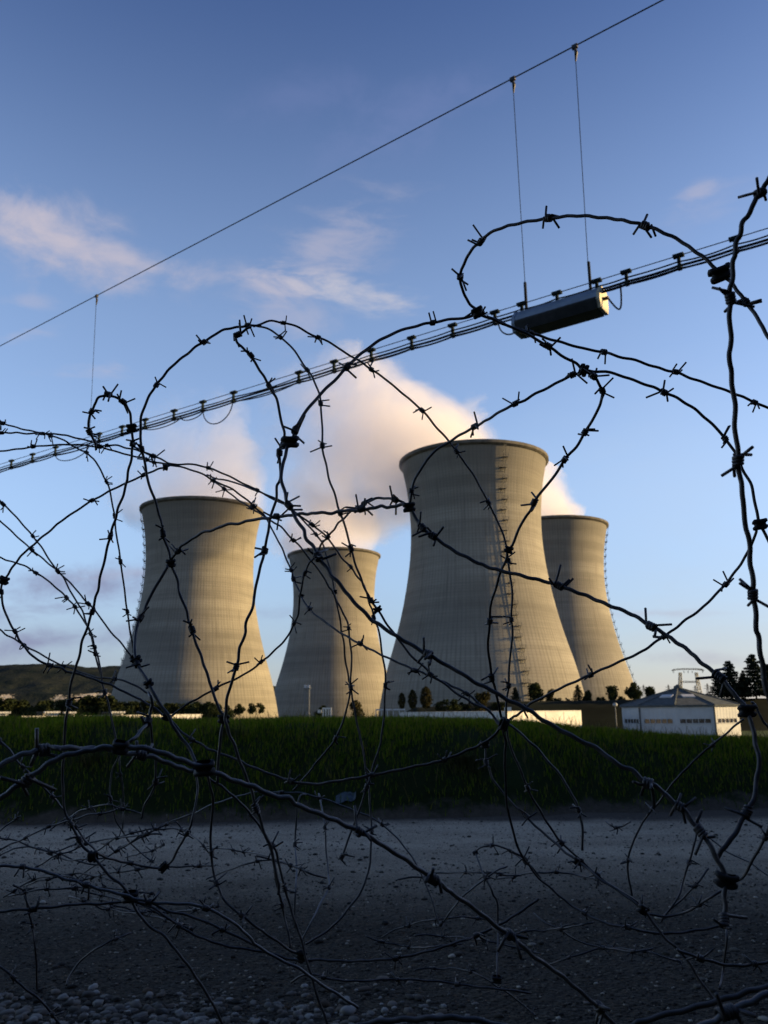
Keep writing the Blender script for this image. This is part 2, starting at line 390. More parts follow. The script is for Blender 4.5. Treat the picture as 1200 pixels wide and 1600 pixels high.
tag(grid('plain', xs, np.concatenate([np.linspace(-200, 20, 4), np.geomspace(40, 20000, 30)]), lambda x, y: PLAIN + 0 * x, M['plain']), kind='structure')
def shade_rise_z(x, y):                                    # added rise out of view to the right and behind, shaped to shade this spot
    r = np.maximum(np.clip((x - 14.6) / 6, 0, 1) * np.clip((40 - y) / 10, 0, 1), np.clip((-3.2 - y) / 3.0, 0, 1))
    s = r * r * (3 - 2 * r)
    return -3.2 + s * (11.8 + np.where(y < -2, 3.5, 0.0) + 2.5 * fbm(x * 0.4, y * 0.4, 5, 4))
tag(grid('unseen_shade_rise', np.linspace(-30, 46, 130), np.linspace(-24, 44, 120), lambda x, y: np.where((x < 14.4) & (y > -3.4), -3.4, shade_rise_z(x, y)), M['shade_rise']), kind='structure')
def levee_z(x, y):
    g = np.clip((x - 4) / 26, 0, 1); g = g * g * (3 - 2 * g)
    t = np.clip((y - 172) / 20, 0, 1); b = np.clip((y - 205) / 25, 0, 1)
    z = PLAIN - 0.3 + (t * t * (3 - 2 * t)) * (5.7 + 1.2 * g) * (1 - b) + (fbm(x * 0.05, y * 0.2, 3, 8) - 0.5) * 0.6
    return z * np.clip((x + 2) / 8, 0, 1) + (PLAIN - 0.4) * (1 - np.clip((x + 2) / 8, 0, 1))
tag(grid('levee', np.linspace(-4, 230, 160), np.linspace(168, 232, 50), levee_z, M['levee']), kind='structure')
# far hills on the left
def hills():
    xs = np.linspace(-4200, 400, 240); ys = np.linspace(4300, 6200, 70)
    X, Y = np.meshgrid(xs, ys)
    top = np.interp(xs, [-4200, -2300, -1900, -1400, -1000, -500, 100, 400], [330, 315, 300, 292, 250, 120, 20, 0])
    t = np.clip((Y - 4300) / 900, 0, 1)
    prof = np.where(t < 0.32, t * 0.9, 0.288 + np.clip((t - 0.32) / 0.05, 0, 1) * 0.13 + np.clip((t - 0.37) / 0.63, 0, 1) * 0.582)
    back = 1 - np.clip((Y - 5400) / 800, 0, 1)
    Z = PLAIN - 5 + top[None, :] * prof * back + (fbm(X / 300, Y / 300, 5, 3) - 0.5) * 60 * np.clip(t * 3, 0, 1) * np.clip((-X + 300) / 600, 0, 1) + (fbm(X / 40, Y / 40, 3, 6) - 0.5) * 14 * np.clip(t * 3, 0, 1)
    v = np.stack([X.ravel(), Y.ravel(), Z.ravel()], 1); nx, ny = len(xs), len(ys)
    i = np.arange(nx * ny).reshape(ny, nx)
    f = np.stack([i[:-1, :-1].ravel(), i[:-1, 1:].ravel(), i[1:, 1:].ravel(), i[1:, :-1].ravel()], 1)
    me = mesh_np('hills', v, f, M['hill'], True)
    band = np.exp(-((t - 0.34) / 0.05) ** 2)
    wx = np.exp(-((X + 1590) / 130) ** 2) + 0.8 * np.exp(-((X + 2060) / 70) ** 2) + 0.55 * np.exp(-((X + 1780) / 50) ** 2) + 0.8 * np.exp(-((X + 2230) / 60) ** 2)
    a = me.attributes.new('cliff', 'FLOAT', 'POINT'); a.data.foreach_set('value', (band * np.clip(wx, 0, 1)).ravel().astype(np.float32))
    tag(link('hills', me), kind='structure')
hills()

# ------------------------------------------------------------------ cooling towers
D3 = 390.0
rows = [(700, 117), (712, 117), (724, 115), (743, 110.5), (765, 107.5), (790, 105.5), (821, 104.5), (855, 106.5), (885, 110.5), (915, 116), (945, 122.5), (975, 130.5), (1005, 139.5), (1042, 152), (1070, 159), (1095, 165)]
def row_zr(y, hw):
    p = at_y(742, y, D3); k = (p - EYE).dot(fwd); return p.z - PLAIN, hw / F * k * 0.992
zr = [row_zr(*r) for r in rows]
TOPZ = row_zr(711, 117)[0]
zs = [z for z, r in zr][::-1]; rs = [r for z, r in zr][::-1]
zs = [-1.0] + zs; rs = [rs[0] + 1.6] + rs
def tower_r(z): return float(np.interp(z, zs, rs))
def smooth_r():
    zz = np.linspace(-1, TOPZ, 400); r = np.interp(zz, zs, rs)
    k = np.hanning(61); k /= k.sum(); r2 = np.convolve(np.pad(r, 30, mode='reflect', reflect_type='odd'), k, 'valid')
    return zz, r2
ZZ, RR = smooth_r()
def tr(z): return float(np.interp(z, ZZ, RR))
def build_tower():
    root = thing('cooling_tower', 'x', 'cooling tower')
    na, nz = 128 * 4, 100
    z = np.linspace(0, TOPZ - 1.6, nz); r = np.interp(z, ZZ, RR)
    a = np.arange(na) / na * 2 * math.pi - math.pi
    rib = np.where(np.arange(na) % 4 == 2, 0.03, 0.0)
    v = np.stack([((r[:, None] + rib[None]) * np.cos(a)[None]).ravel(), ((r[:, None] + rib[None]) * np.sin(a)[None]).ravel(), np.repeat(z, na)], 1)
    i = np.arange(nz * na).reshape(nz, na); j = np.roll(i, -1, 1)
    f = np.stack([i[:-1].ravel(), j[:-1].ravel(), j[1:].ravel(), i[1:].ravel()], 1)
    # inner skin, so that the mouth has depth
    zi = np.linspace(60, TOPZ - 1.6, 30); ri = np.interp(zi, ZZ, RR) - 0.6
    vi = np.stack([(ri[:, None] * np.cos(a)[None]).ravel(), (ri[:, None] * np.sin(a)[None]).ravel(), np.repeat(zi, na)], 1)
    i2 = np.arange(30 * na).reshape(30, na) + len(v); j2 = np.roll(i2, -1, 1)
    f2 = np.stack([i2[:-1].ravel(), i2[1:].ravel(), j2[1:].ravel(), j2[:-1].ravel()], 1)
    link('shell', mesh_np('tower_shell', np.concatenate([v, vi]), np.concatenate([f, f2]), M['concrete'], False), root)
    # rim: thickened lip with a walkway curb
    rt_ = tr(TOPZ - 1.6); prof = [(rt_ - 0.7, TOPZ - 2.4), (rt_ + 0.25, TOPZ - 2.2), (rt_ + 1.3, TOPZ - 1.5), (rt_ + 1.3, TOPZ - 0.1), (rt_ + 1.0, TOPZ), (rt_ - 0.5, TOPZ), (rt_ - 0.7, TOPZ - 2.4)]
    n = 256; mb = MB(); vs = []; fs = []
    for (r_, z_) in prof:
        vs += [(r_ * math.cos(2 * math.pi * k / n), r_ * math.sin(2 * math.pi * k / n), z_) for k in range(n)]
    for p in range(len(prof) - 1):
        for k in range(n): fs.append((p * n + k, p * n + (k + 1) % n, (p + 1) * n + (k + 1) % n, (p + 1) * n + k))
    mb.add(vs, fs)
    mb.obj('rim', M['rim'], root)
    # caged ladder with landings up the shell (local direction +X)
    mb = MB(); zz = np.linspace(3, TOPZ - 1, 70)
    for s in (-0.55, 0.55):
        mb.tube([(tr(q) + 0.9, s, q) for q in zz], 0.11, 5)
    for q in np.arange(4, TOPZ - 1, 1.1): mb.box((tr(q) + 0.9, 0, q), 0.1, 1.1, 0.1)
    mb.obj('access_ladder', M['ladder'], root)
    for i, q in enumerate(np.arange(6, TOPZ - 3, 4.9)):
        mb = MB(); w = 2.6 if i % 2 else 3.3
        off = 0.5 if i % 2 else -0.5
        c = tr(q) + 0.75
        mb.box((c, off, q), 1.2, w, 0.28)
        for s in (-1, 1):
            mb.box((c + 0.85, off + s * w / 2 * 0.95, q + 0.75), 0.14, 0.14, 1.3)
            mb.tube([(tr(q - 1.8) + 0.1, off + s * w * 0.3, q - 1.8), (c + 0.7, off + s * w * 0.3, q - 0.1)], 0.1, 4)
        mb.box((c + 0.85, off, q + 1.35), 0.14, w, 0.14); mb.box((c + 0.85, off, q + 0.75), 0.1, w, 0.1)
        mb.obj('landing', M['ladder'], root)
    return root
tw = build_tower()
def tower_place(root, cx, ytop, ladder_deg, k=1.0):         # solve the distance from the height of the near lip
    lo, hi = 300.0, 1200.0
    rtop = (tr(TOPZ) + 1.3) * k
    root.scale = (k, k, k)
    for _ in range(50):
        D = (lo + hi) / 2; p = at_y(cx, ytop, D); yy = px((p.x, D - rtop, PLAIN + TOPZ * k))[1]
        if yy > ytop: hi = D
        else: lo = D
    x = at_y(cx, ytop + 30, D).x
    root.location = (x, D, PLAIN)
    face = math.atan2(-D, -x)                        # from the tower towards the camera
    root.rotation_euler = (0, 0, face + R(ladder_deg))
    return root.location.copy()
T3 = tower_place(tw, 739, 685, 24)
tw['label'] = 'nearest and tallest cooling tower, its ladder and landings running up the front'
t = copy_tree(tw); T1 = tower_place(t, 316, 774, -93, 0.96); t['label'] = 'cooling tower at the left end of the group, ladder along its left edge'
t = copy_tree(tw); T2 = tower_place(t, 522, 854, 170, 1.12); t['label'] = 'smallest looking cooling tower, far back between the left one and the nearest one'
t = copy_tree(tw); T4 = tower_place(t, 864, 804, 88, 1.12); t['label'] = 'cooling tower partly hidden at the right behind the nearest tower'
for o in list(col.objects):
    if o.get('category') == 'cooling tower': o['group'] = 'concrete cooling towers'
print('towers', T3, T1, T2, T4)

# ------------------------------------------------------------------ steam
def plume(label, T, p1, r1, L_fade, dens, seed, lift=0.0, k=1.0):
    a = Vector(T) + Vector((0, 0, TOPZ * k + lift)); b = Vector(p1)
    ax = (b - a); L = ax.length; X = ax.normalized(); Z = Vector((0, 0, 1)); Y = Z.cross(X).normalized(); Z = X.cross(Y)
    r0 = tr(TOPZ) * 0.92 * k
    m, q, b_, out = mat('steam'); q.t.nodes.remove(b_)
    x, y, z = q.xyz(obj_co(q))
    tt = q.m('DIVIDE', x, L)
    env = q.m('ADD', r0, q.m('MULTIPLY', tt, r1 - r0))
    rad = q.m('DIVIDE', q.m('SQRT', q.m('ADD', q.m('MULTIPLY', y, y), q.m('MULTIPLY', z, z))), env)
    mp = q.n('ShaderNodeMapping'); q.put(mp.inputs[0], obj_co(q)); mp.inputs['Location'].default_value = (seed * 37.0, seed * 11.0, 0)
    nz = q.noise(mp.outputs[0], 0.018, 6, 0.62, 0.5)
    core = q.m('ADD', q.m('SUBTRACT', 1.0, rad), q.m('MULTIPLY', q.m('SUBTRACT', nz, 0.5), q.m('ADD', 1.8, q.m('MULTIPLY', tt, 2.4))))
    d = q.ramp(core, 0.0, 0.26)
    d = q.m('MULTIPLY', q.m('MULTIPLY', d, q.ramp(tt, L_fade, 1.0, 1.0, 0.0)), dens)
    d = q.m('MULTIPLY', d, q.ramp(tt, 0.0, 1.0, 1.0, 0.45))
    v = q.n('ShaderNodeVolumePrincipled'); v.inputs['Color'].default_value = (0.92, 0.885, 0.91, 1)
    v.inputs['Anisotropy'].default_value = 0.2
    q.put(v.inputs['Density'], d); q.t.links.new(v.outputs[0], out.inputs['Volume'])
    na, nx = 40, 30; vs = []; fs = []
    for i in range(nx + 1):
        u = i / nx; xx = L * (-0.03 + 1.03 * u); rr = (r0 + (r1 - r0) * u) * 1.28
        if i in (0, nx): rr *= 0.75
        for k in range(na):
            th = 2 * math.pi * k / na
            w = rr * (1 + 0.07 * math.sin(3 * th + seed + 5 * u) + 0.06 * math.sin(5 * th - 9 * u))
            vs.append((xx, w * math.cos(th), w * math.sin(th)))
    for i in range(nx):
        for k in range(na): fs.append((i * na + k, i * na + (k + 1) % na, (i + 1) * na + (k + 1) % na, (i + 1) * na + k))
    fs.append(tuple(range(na - 1, -1, -1))); fs.append(tuple(nx * na + k for k in range(na)))
    mb = MB(); mb.add(vs, fs); o = mb.obj('steam_plume', m, None, True)
    o.matrix_world = Matrix(((X.x, Y.x, Z.x, a.x), (X.y, Y.y, Z.y, a.y), (X.z, Y.z, Z.z, a.z), (0, 0, 0, 1)))
    return tag(o, label, 'steam', 'steam plumes')
plume('big cream steam plume drifting left from the nearest tower', T3 + Vector((-4, 0, -4)), at_y(425, 672, T3.y + 70), 48, 0.40, 0.036, 1)
plume('steam puff rising from the tower at the left end of the group', T1 + Vector((4, 0, 0)), at_y(262, 672, T1.y + 20), 50, 0.15, 0.026, 2, -4, 0.96)
plume('low pale steam puff over the smallest looking tower', T2 + Vector((8, 0, 0)), at_y(450, 755, T2.y + 30), 52, 0.15, 0.032, 3, 0, 1.12)
plume('steam sloping up left behind the nearest tower from the right hand tower', T4 + Vector((-4, 0, -8)), at_y(640, 645, T4.y + 60), 40, 0.7, 0.042, 4, 0, 1.12)

# ------------------------------------------------------------------ grass, stones, litter
def blades(n, xr, sampler, h0, h1, w, name, material, lean=0.35):
    x = rng.uniform(xr[0], xr[1], n); y = sampler(x); z = bank_z(x, y)
    if n > 50000:
        k_ = fbm(x * 0.7, y * 1.1, 4, 31) + 0.25 * rng.random(n) > 0.42; x, y, z = x[k_], y[k_], z[k_]; n = len(x)
    h = rng.uniform(h0, h1, n) * (0.6 + 0.8 * fbm(x * 1.3, y * 1.3, 3, 12)); a = rng.uniform(0, 2 * np.pi, n)
    la = rng.uniform(0, 2 * np.pi, n); ln = rng.uniform(0.1, lean * 1.6, n) * h
    dx, dy = np.cos(a) * w, np.sin(a) * w
    b0 = np.stack([x - dx, y - dy, z - 0.01], 1); b1 = np.stack([x + dx, y + dy, z - 0.01], 1)
    mx, my, mz = x + np.cos(la) * ln * 0.35, y + np.sin(la) * ln * 0.35, z + h * 0.6
    m0 = np.stack([mx - dx * 0.7, my - dy * 0.7, mz], 1); m1 = np.stack([mx + dx * 0.7, my + dy * 0.7, mz], 1)
    tp = np.stack([x + np.cos(la) * ln, y + np.sin(la) * ln, z + h], 1)
    v = np.concatenate([b0, b1, m1, m0, tp], 0); i = np.arange(n)
    f = np.concatenate([np.stack([i, i + n, i + 2 * n], 1), np.stack([i, i + 2 * n, i + 3 * n], 1), np.stack([i + 3 * n, i + 2 * n, i + 4 * n], 1)], 0)
    return link(name, mesh_np(name, v, f, material))
o = blades(90000, (-10, 10), lambda x: foot(x) - 0.12 + 0.6 * fbm(x * 1.7, x * 0 + 7, 4, 15) * rng.random(len(x)) + rng.beta(1.7, 1.1, len(x)) * 5.0, 0.045, 0.14, 0.006, 'bank_grass', M['grass'])
tag(o, 'green grass growing over the dark bank', 'grass', kind='stuff')
def weed_y(x): return foot(x) + 0.3 + 4.4 * rng.random(len(x)) ** 0.8
o = blades(2600, (-10, 10), weed_y, 0.18, 0.34, 0.005, 'dry_stalks', island_mat('dry_stalk', [(0.05, 0.05, 0.012), (0.12, 0.10, 0.03), (0.17, 0.13, 0.05)], 0.8, 0.3), 0.6)
tag(o, 'taller dry stalks scattered through the grass of the bank', 'grass', kind='stuff')
def clump(x, n, name, label, cat='grass'):
    cxs = x + rng.normal(0, 0.14, n)
    return None
ico_v, ico_f = None, None
def ico():
    t = (1 + 5 ** .5) / 2
    v = np.array([(-1, t, 0), (1, t, 0), (-1, -t, 0), (1, -t, 0), (0, -1, t), (0, 1, t), (0, -1, -t), (0, 1, -t), (t, 0, -1), (t, 0, 1), (-t, 0, -1), (-t, 0, 1)], float)
    f = np.array([(0, 11, 5), (0, 5, 1), (0, 1, 7), (0, 7, 10), (0, 10, 11), (1, 5, 9), (5, 11, 4), (11, 10, 2), (10, 7, 6), (7, 1, 8), (3, 9, 4), (3, 4, 2), (3, 2, 6), (3, 6, 8), (3, 8, 9), (4, 9, 5), (2, 4, 11), (6, 2, 10), (8, 6, 7), (9, 8, 1)])
    v /= np.linalg.norm(v[0])
    vs = [tuple(p) for p in v]; cache = {}; nf = []
    def mid(a, b):
        k = (min(a, b), max(a, b))
        if k not in cache:
            p = np.array(vs[a]) + np.array(vs[b]); p /= np.linalg.norm(p); vs.append(tuple(p)); cache[k] = len(vs) - 1
        return cache[k]
    for a, b, c in f:
        ab, bc, ca = mid(a, b), mid(b, c), mid(c, a); nf += [(a, ab, ca), (b, bc, ab), (c, ca, bc), (ab, bc, ca)]
    return (v, f), (np.array(vs), np.array(nf))
ICO1, ICO2 = ico()
def stones(x, y, size, which, name):
    bv, bf = which; n = len(x); k = len(bv)
    z = gravel_z(x, y)
    sc3 = np.stack([size * rng.uniform(0.7, 1.35, n), size * rng.uniform(0.6, 1.1, n), size * rng.uniform(0.35, 0.7, n)], 1)
    an = rng.uniform(0, 2 * np.pi, n); ca, sa = np.cos(an)[:, None], np.sin(an)[:, None]
    jit = 1 + rng.normal(0, 0.10, (n, k))
    L = bv[None] * jit[:, :, None] * sc3[:, None, :]
    X = L[..., 0] * ca - L[..., 1] * sa + x[:, None]; Y = L[..., 0] * sa + L[..., 1] * ca + y[:, None]; Z = L[..., 2] + (z + sc3[:, 2] * 0.25)[:, None]
    v = np.stack([X, Y, Z], 2).reshape(-1, 3); f = (bf[None] + (np.arange(n) * k)[:, None, None]).reshape(-1, 3)
    return v, f
def scatter():
    V = []; Fc = []; o = 0
    def put(x, y, s, w):
        nonlocal o
        v, f = stones(x, y, s, w, ''); V.append(v); Fc.append(f + o); o += len(v)
    n = 38000; y = 3.4 + 9.2 * rng.random(n) ** 1.3; x = rng.uniform(-1, 1, n) * (0.62 * y + 0.8)
    keep = (y < 8.2) | (rng.random(n) < 0.55); x, y = x[keep], y[keep]
    put(x, y, 0.004 + 0.010 * rng.random(len(x)) ** 2.2, ICO1)
    n = 900; y = 3.6 + 8.6 * rng.random(n) ** 1.2; x = rng.uniform(-1, 1, n) * (0.6 * y + 0.6)
    put(x, y, 0.012 + 0.016 * rng.random(n) ** 2, ICO2)
    return np.concatenate(V), np.concatenate(Fc)
v, f = scatter()
tag(link('loose_gravel', mesh_np('loose_gravel', v, f, M['stone'], True)), 'loose grey pebbles and gravel strewn over the dark track', 'gravel', kind='stuff')

n = 2600; y_ = rng.normal(4.45, 0.40, n); x_ = rng.normal(-1.3, 0.85, n)
k_ = (y_ > 3.2) & (y_ < 5.4 - 0.25 * rng.random(n)) & (x_ < 0.5); x_, y_ = x_[k_], y_[k_]
v, f = stones(x_, y_, 0.010 + 0.026 * rng.random(len(x_)) ** 1.7, ICO2, '')
M['pebble'] = island_mat('pebble_drift', [(0.03, 0.027, 0.022), (0.08, 0.07, 0.055), (0.20, 0.18, 0.15), (0.10, 0.07, 0.045), (0.36, 0.33, 0.28), (0.05, 0.042, 0.034)], 0.8)
tag(link('pebble_drift', mesh_np('pebble_drift', v, f, M['pebble'], True)), 'drift of larger pale and brown pebbles in the near left corner', 'pebbles', kind='stuff')

def tuft(x, ypos, n, h, label):
    mb = MB()
    for _ in range(n):
        a = random.uniform(0, 6.28); r = abs(random.gauss(0, 0.16)); bx, by = x + r * 1.6 * math.cos(a), ypos + r * math.sin(a)
        bz = float(bank_z(np.array([bx]), np.array([by]))[0]) if by > 12.3 else 0
        hh = h * random.uniform(0.5, 1.1); l = random.uniform(0.2, 0.9) * hh; t = random.uniform(0, 6.28); w = 0.006
        p = Vector((bx, by, bz - 0.02)); d = Vector((math.cos(t), math.sin(t), 0)); s = Vector((-d.y, d.x, 0)) * w
        mb.add([p - s, p + s, p + d * l * 0.35 + Vector((0, 0, hh * 0.7)) + s, p + d * l * 0.35 + Vector((0, 0, hh * 0.7)) - s, p + d * l + Vector((0, 0, hh * 0.8))], [(0, 1, 2, 3), (3, 2, 4)])
    tag(mb.obj('grass_tuft', M['drygrass'], None, origin=(x, ypos, 0)), label, 'grass tuft', kind='stuff')
M['drygrass'] = island_mat('dry_grass', [(0.03, 0.035, 0.012), (0.09, 0.08, 0.035), (0.05, 0.07, 0.018)], 0.8, 0.3)
p = at_z(728, 1252, 0.12); tuft(p.x, p.y, 420, 0.24, 'rough brownish grass tuft at the foot of the bank, right of centre')
p = at_z(135, 1262, 0.1); tuft(p.x, p.y, 260, 0.18, 'low dry grass tuft at the foot of the bank on the left')
p = at_z(350, 1252, 0.1); tuft(p.x, p.y, 240, 0.2, 'small green brown grass tuft by the bank foot, left of the blue film')
# crumpled sheet of film lying on the bank
def film():
    d_ = ray(540, 1245); k_ = 11.5
    while (EYE + d_ * k_).z > float(bank_z(np.array([(EYE + d_ * k_).x]), np.array([(EYE + d_ * k_).y]))[0]) + 0.05: k_ += 0.02
    p = EYE + d_ * k_; nx, ny = 22, 12
    xs, ys = np.meshgrid(np.linspace(-0.14, 0.14, nx), np.linspace(-0.07, 0.07, ny))
    yy = p.y + ys; xx = p.x + xs * (1 + 0.3 * fbm(xs * 9, ys * 9, 2, 1))
    zz = np.minimum(bank_z(xx, yy), p.z + 0.02) + 0.01 + 0.07 * fbm(xs * 22, ys * 22, 3, 7) * np.clip(1 - np.abs(xs) / 0.22, 0.2, 1) + np.where(xs > 0.12, (xs - 0.12) * 1.6, 0)
    v = np.stack([xx.ravel(), yy.ravel(), zz.ravel()], 1); i = np.arange(nx * ny).reshape(ny, nx)
    f = np.stack([i[:-1, :-1].ravel(), i[:-1, 1:].ravel(), i[1:, 1:].ravel(), i[1:, :-1].ravel()], 1)
    tag(link('plastic_film', mesh_np('plastic_film', v, f, M['plastic'], True)), 'crumpled blue grey plastic film lying at the foot of the dark bank', 'litter')
film()

# ------------------------------------------------------------------ trees
def crown_mesh(kind, seed, n, leaf, material):
    g = np.random.default_rng(seed); P = []
    if kind == 'round':
        for _ in range(13):
            u = g.normal(size=3); u /= np.linalg.norm(u); c = np.array([0, 0, 0.49]) + u * np.array([0.25, 0.25, 0.36]) * g.uniform(0.4, 1.05); c[:2] *= 1.1 - 0.35 * c[2]; r = g.uniform(0.10, 0.19)
            k = n // 13; w = g.normal(size=(k, 3)); w /= np.linalg.norm(w, axis=1)[:, None]
            P.append(c + w * r * g.uniform(0.45, 1.05, (k, 1)))
    elif kind == 'bush':
        for _ in range(12):
            c = np.array([g.uniform(-0.42, 0.42), g.uniform(-0.3, 0.3), g.uniform(0.18, 0.62)]); c[2] *= 1.15 - abs(c[0]); r = g.uniform(0.13, 0.24)
            k = n // 12; w = g.normal(size=(k, 3)); w /= np.linalg.norm(w, axis=1)[:, None]
            P.append(c + w * r * g.uniform(0.4, 1.05, (k, 1)))
    elif kind == 'slim':
        z = g.uniform(0.08, 1, n); rr = 0.17 * np.sin(np.clip(z, 0, 1) * np.pi) ** 0.6 * g.uniform(0.4, 1.1, n); a = g.uniform(0, 6.28, n)
        P.append(np.stack([rr * np.cos(a), rr * np.sin(a), z], 1))
    else:                                            # conifer: drooping whorls
        for L in range(13):
            z = 0.14 + 0.83 * L / 12; R0 = 0.36 * (1 - z) ** 0.75 + 0.03
            nb = 7 if L < 9 else 5
            for b in range(nb):
                a = b * 6.28 / nb + g.uniform(-0.5, 0.5); ln = R0 * g.uniform(0.45, 1.45); k = max(8, int(n / 75))
                s = g.uniform(0.1, 1, k) ** 0.8
                p = np.stack([np.cos(a) * ln * s, np.sin(a) * ln * s, z + 0.05 * s - 0.02 - 0.03 * s ** 2], 1) + g.normal(0, 0.016, (k, 3)) * np.array([1, 1, 0.7])
                P.append(p)
    P = np.concatenate(P); n = len(P)
    a = g.normal(size=(n, 3)); a /= np.linalg.norm(a, axis=1)[:, None]; b = np.cross(a, g.normal(size=(n, 3))); b /= np.linalg.norm(b, axis=1)[:, None]
    s = leaf * g.uniform(0.6, 1.4, (n, 1))
    v = np.concatenate([P - a * s, P + b * s * 0.6, P + a * s, P - b * s * 0.6]); i = np.arange(n)
    return mesh_np('crown_' + kind, v, np.stack([i, i + n, i + 2 * n, i + 3 * n], 1), material)
def trunk_mesh(kind, seed):
    g = random.Random(seed); mb = MB()
    top = {'round': 0.62, 'bush': 0.4, 'slim': 0.8, 'conifer': 0.96}[kind]; r0 = {'round': 0.03, 'bush': 0.025, 'slim': 0.02, 'conifer': 0.022}[kind]
    pts = [(g.uniform(-.01, .01) * i, g.uniform(-.01, .01) * i, top * i / 6) for i in range(7)]
    mb.tube(pts, [r0 * (1 - 0.8 * i / 6) for i in range(7)], 6)
    for k in range(7 if kind != 'conifer' else 12):
        h = top * (0.35 + 0.6 * k / 8) if kind != 'conifer' else 0.14 + 0.065 * k; a = k * 2.4; l = 0.2 if kind != 'conifer' else 0.3 * (1 - h)
        mb.tube([(0, 0, h), (math.cos(a) * l, math.sin(a) * l, h + (l * 0.9 if kind != 'conifer' else 0.02))], [r0 * 0.45, r0 * 0.12], 4)
    return mb.mesh('trunk_' + kind, M['bark'])
PROTO = {}
for kind, n, leaf, mk in (('round', 1700, 0.045, 'leaf'), ('bush', 1500, 0.05, 'leaf'), ('slim', 900, 0.045, 'leafautumn'), ('conifer', 4200, 0.030, 'needle')):
    for s in range(3):
        PROTO[kind, s] = (crown_mesh(kind, 10 + s, n, leaf, M[mk] if not (kind == 'round' and s == 2) else M['leafautumn']), trunk_mesh(kind, s))
ntree = 0
def tree(x, ytop, ybase, Y, kind, s, label, cat='tree', group=None, wide=1.0, deep=0.0):
    b = at_y(x, ybase, Y); t = at_y(x, ytop, Y); h = t.z - b.z
    r = thing({'conifer': 'conifer_tree', 'bush': 'bush', 'slim': 'slim_tree', 'round': 'leafy_tree'}[kind], label, cat, (b.x, b.y, b.z - deep), group, random.uniform(0, 6.28))
    h += deep
    r.scale = (h * wide, h * wide, h)
    link('crown', PROTO[kind, s][0], r); link('trunk', PROTO[kind, s][1], r)
    return r
TREES = [   # x, top, base, distance, kind, variant, width, label
    (628, 1083, 1106, 176, 'slim', 0, 1.3, 'faint thin tree, first of the trio before the shaded foot of the nearest tower'),
    (645, 1078, 1106, 176, 'slim', 1, 1.3, 'olive slim tree, middle of the trio before the shaded foot of the nearest tower'),
    (666, 1073, 1106, 176, 'slim', 2, 1.5, 'fullest dark columnar tree of the trio before the shaded foot of the nearest tower'),
    (700, 1086, 1110, 177, 'bush', 0, 1.5, 'broad dark bush just right of the trio of columnar trees'),
    (724, 1094, 1109, 180, 'bush', 1, 1.4, 'low dark bush between the broad dark bush and the rounded olive tree'),
    (752, 1074, 1107, 180, 'round', 2, 1.25, 'rounded olive tree under the dark barbed wire, left of the ladder foot'),
    (782, 1092, 1107, 186, 'bush', 2, 1.4, 'low bush at the foot of the ladder on the nearest tower'),
    (806, 1074, 1100, 196, 'conifer', 0, 1.0, 'small pointed conifer at the foot of the nearest tower beside the ladder'),
    (836, 1062, 1098, 196, 'round', 0, 1.0, 'dense dark round tree on the levee before the sunlit base of the nearest tower'),
    (860, 1071, 1097, 197, 'round', 2, 0.8, 'thin leaved olive tree right beside the dense dark round one on the levee'),
    (872, 1087, 1097, 196, 'bush', 0, 1.6, 'low wide bush on the levee right of the olive tree'),
    (887, 1088, 1097, 196, 'bush', 1, 0.9, 'tiny round shrub alone on the levee before the gap between the two right towers'),
    (904, 1070, 1097, 196, 'conifer', 1, 0.9, 'dark pointed conifer where the nearest tower meets the right hand one'),
    (919, 1074, 1097, 196, 'round', 1, 0.95, 'dark oval tree touching the pointed conifer on its right'),
    (938, 1085, 1096, 196, 'bush', 2, 1.2, 'low shrub on the levee left of the umbrella shaped tree'),
    (957, 1067, 1096, 196, 'round', 0, 1.0, 'umbrella shaped tree on a short trunk before the right hand tower'),
    (972, 1084, 1096, 196, 'bush', 0, 1.0, 'small shrub between the umbrella shaped tree and the tall oval one'),
    (991, 1060, 1095, 196, 'round', 1, 0.95, 'tall oval dark tree at the right foot of the right hand tower'),
    (1016, 1069, 1094, 197, 'round', 0, 0.95, 'lone round tree against the sky left of the pale building'),
    (1122, 1052, 1091, 190, 'conifer', 2, 1.0, 'shorter ragged pine at the left edge of the dark pines on the right'),
    (1144, 1033, 1091, 192, 'conifer', 0, 0.95, 'tall ragged pine, second from the left of the dark pines on the right'),
    (1164, 1052, 1091, 194, 'conifer', 1, 1.2, 'lower pine filling the dip between the two tallest pines'),
    (1182, 1023, 1091, 191, 'conifer', 1, 1.0, 'tallest pine, behind the thick vertical barbed wire at right'),
    (1153, 1060, 1091, 195, 'round', 1, 1.5, 'bushy dark tree filling the foot of the pines at right'),
    (1132, 1066, 1091, 196, 'round', 0, 1.3, 'low bushy tree behind the shorter ragged pine'),
    (1204, 1038, 1091, 192, 'conifer', 2, 1.1, 'pine cut off by the right edge of the picture'),
    (400, 1093, 1113, 170, 'bush', 0, 1.25, 'spreading dark bush before the sunlit foot of the left tower'),
    (374, 1096, 1113, 171, 'round', 1, 1.1, 'small rounded dark tree left of the spreading bush'),
    (556, 1088, 1113, 150, 'round', 2, 1.0, 'small dark tree at the sunlit foot of the smallest looking tower'),
    (505, 1098, 1113, 152, 'round', 1, 1.3, 'low dim tree behind the white frame before the smallest looking tower'),
]
for (x, yt, yb, Y, k, s, w, lab) in TREES:
    tree(x, yt, yb, Y, k, s, lab, 'bush' if k == 'bush' else 'tree', 'trees and bushes below the towers', w, (1.0 if k == 'round' else 0.4) if Y > 160 else 1.5)
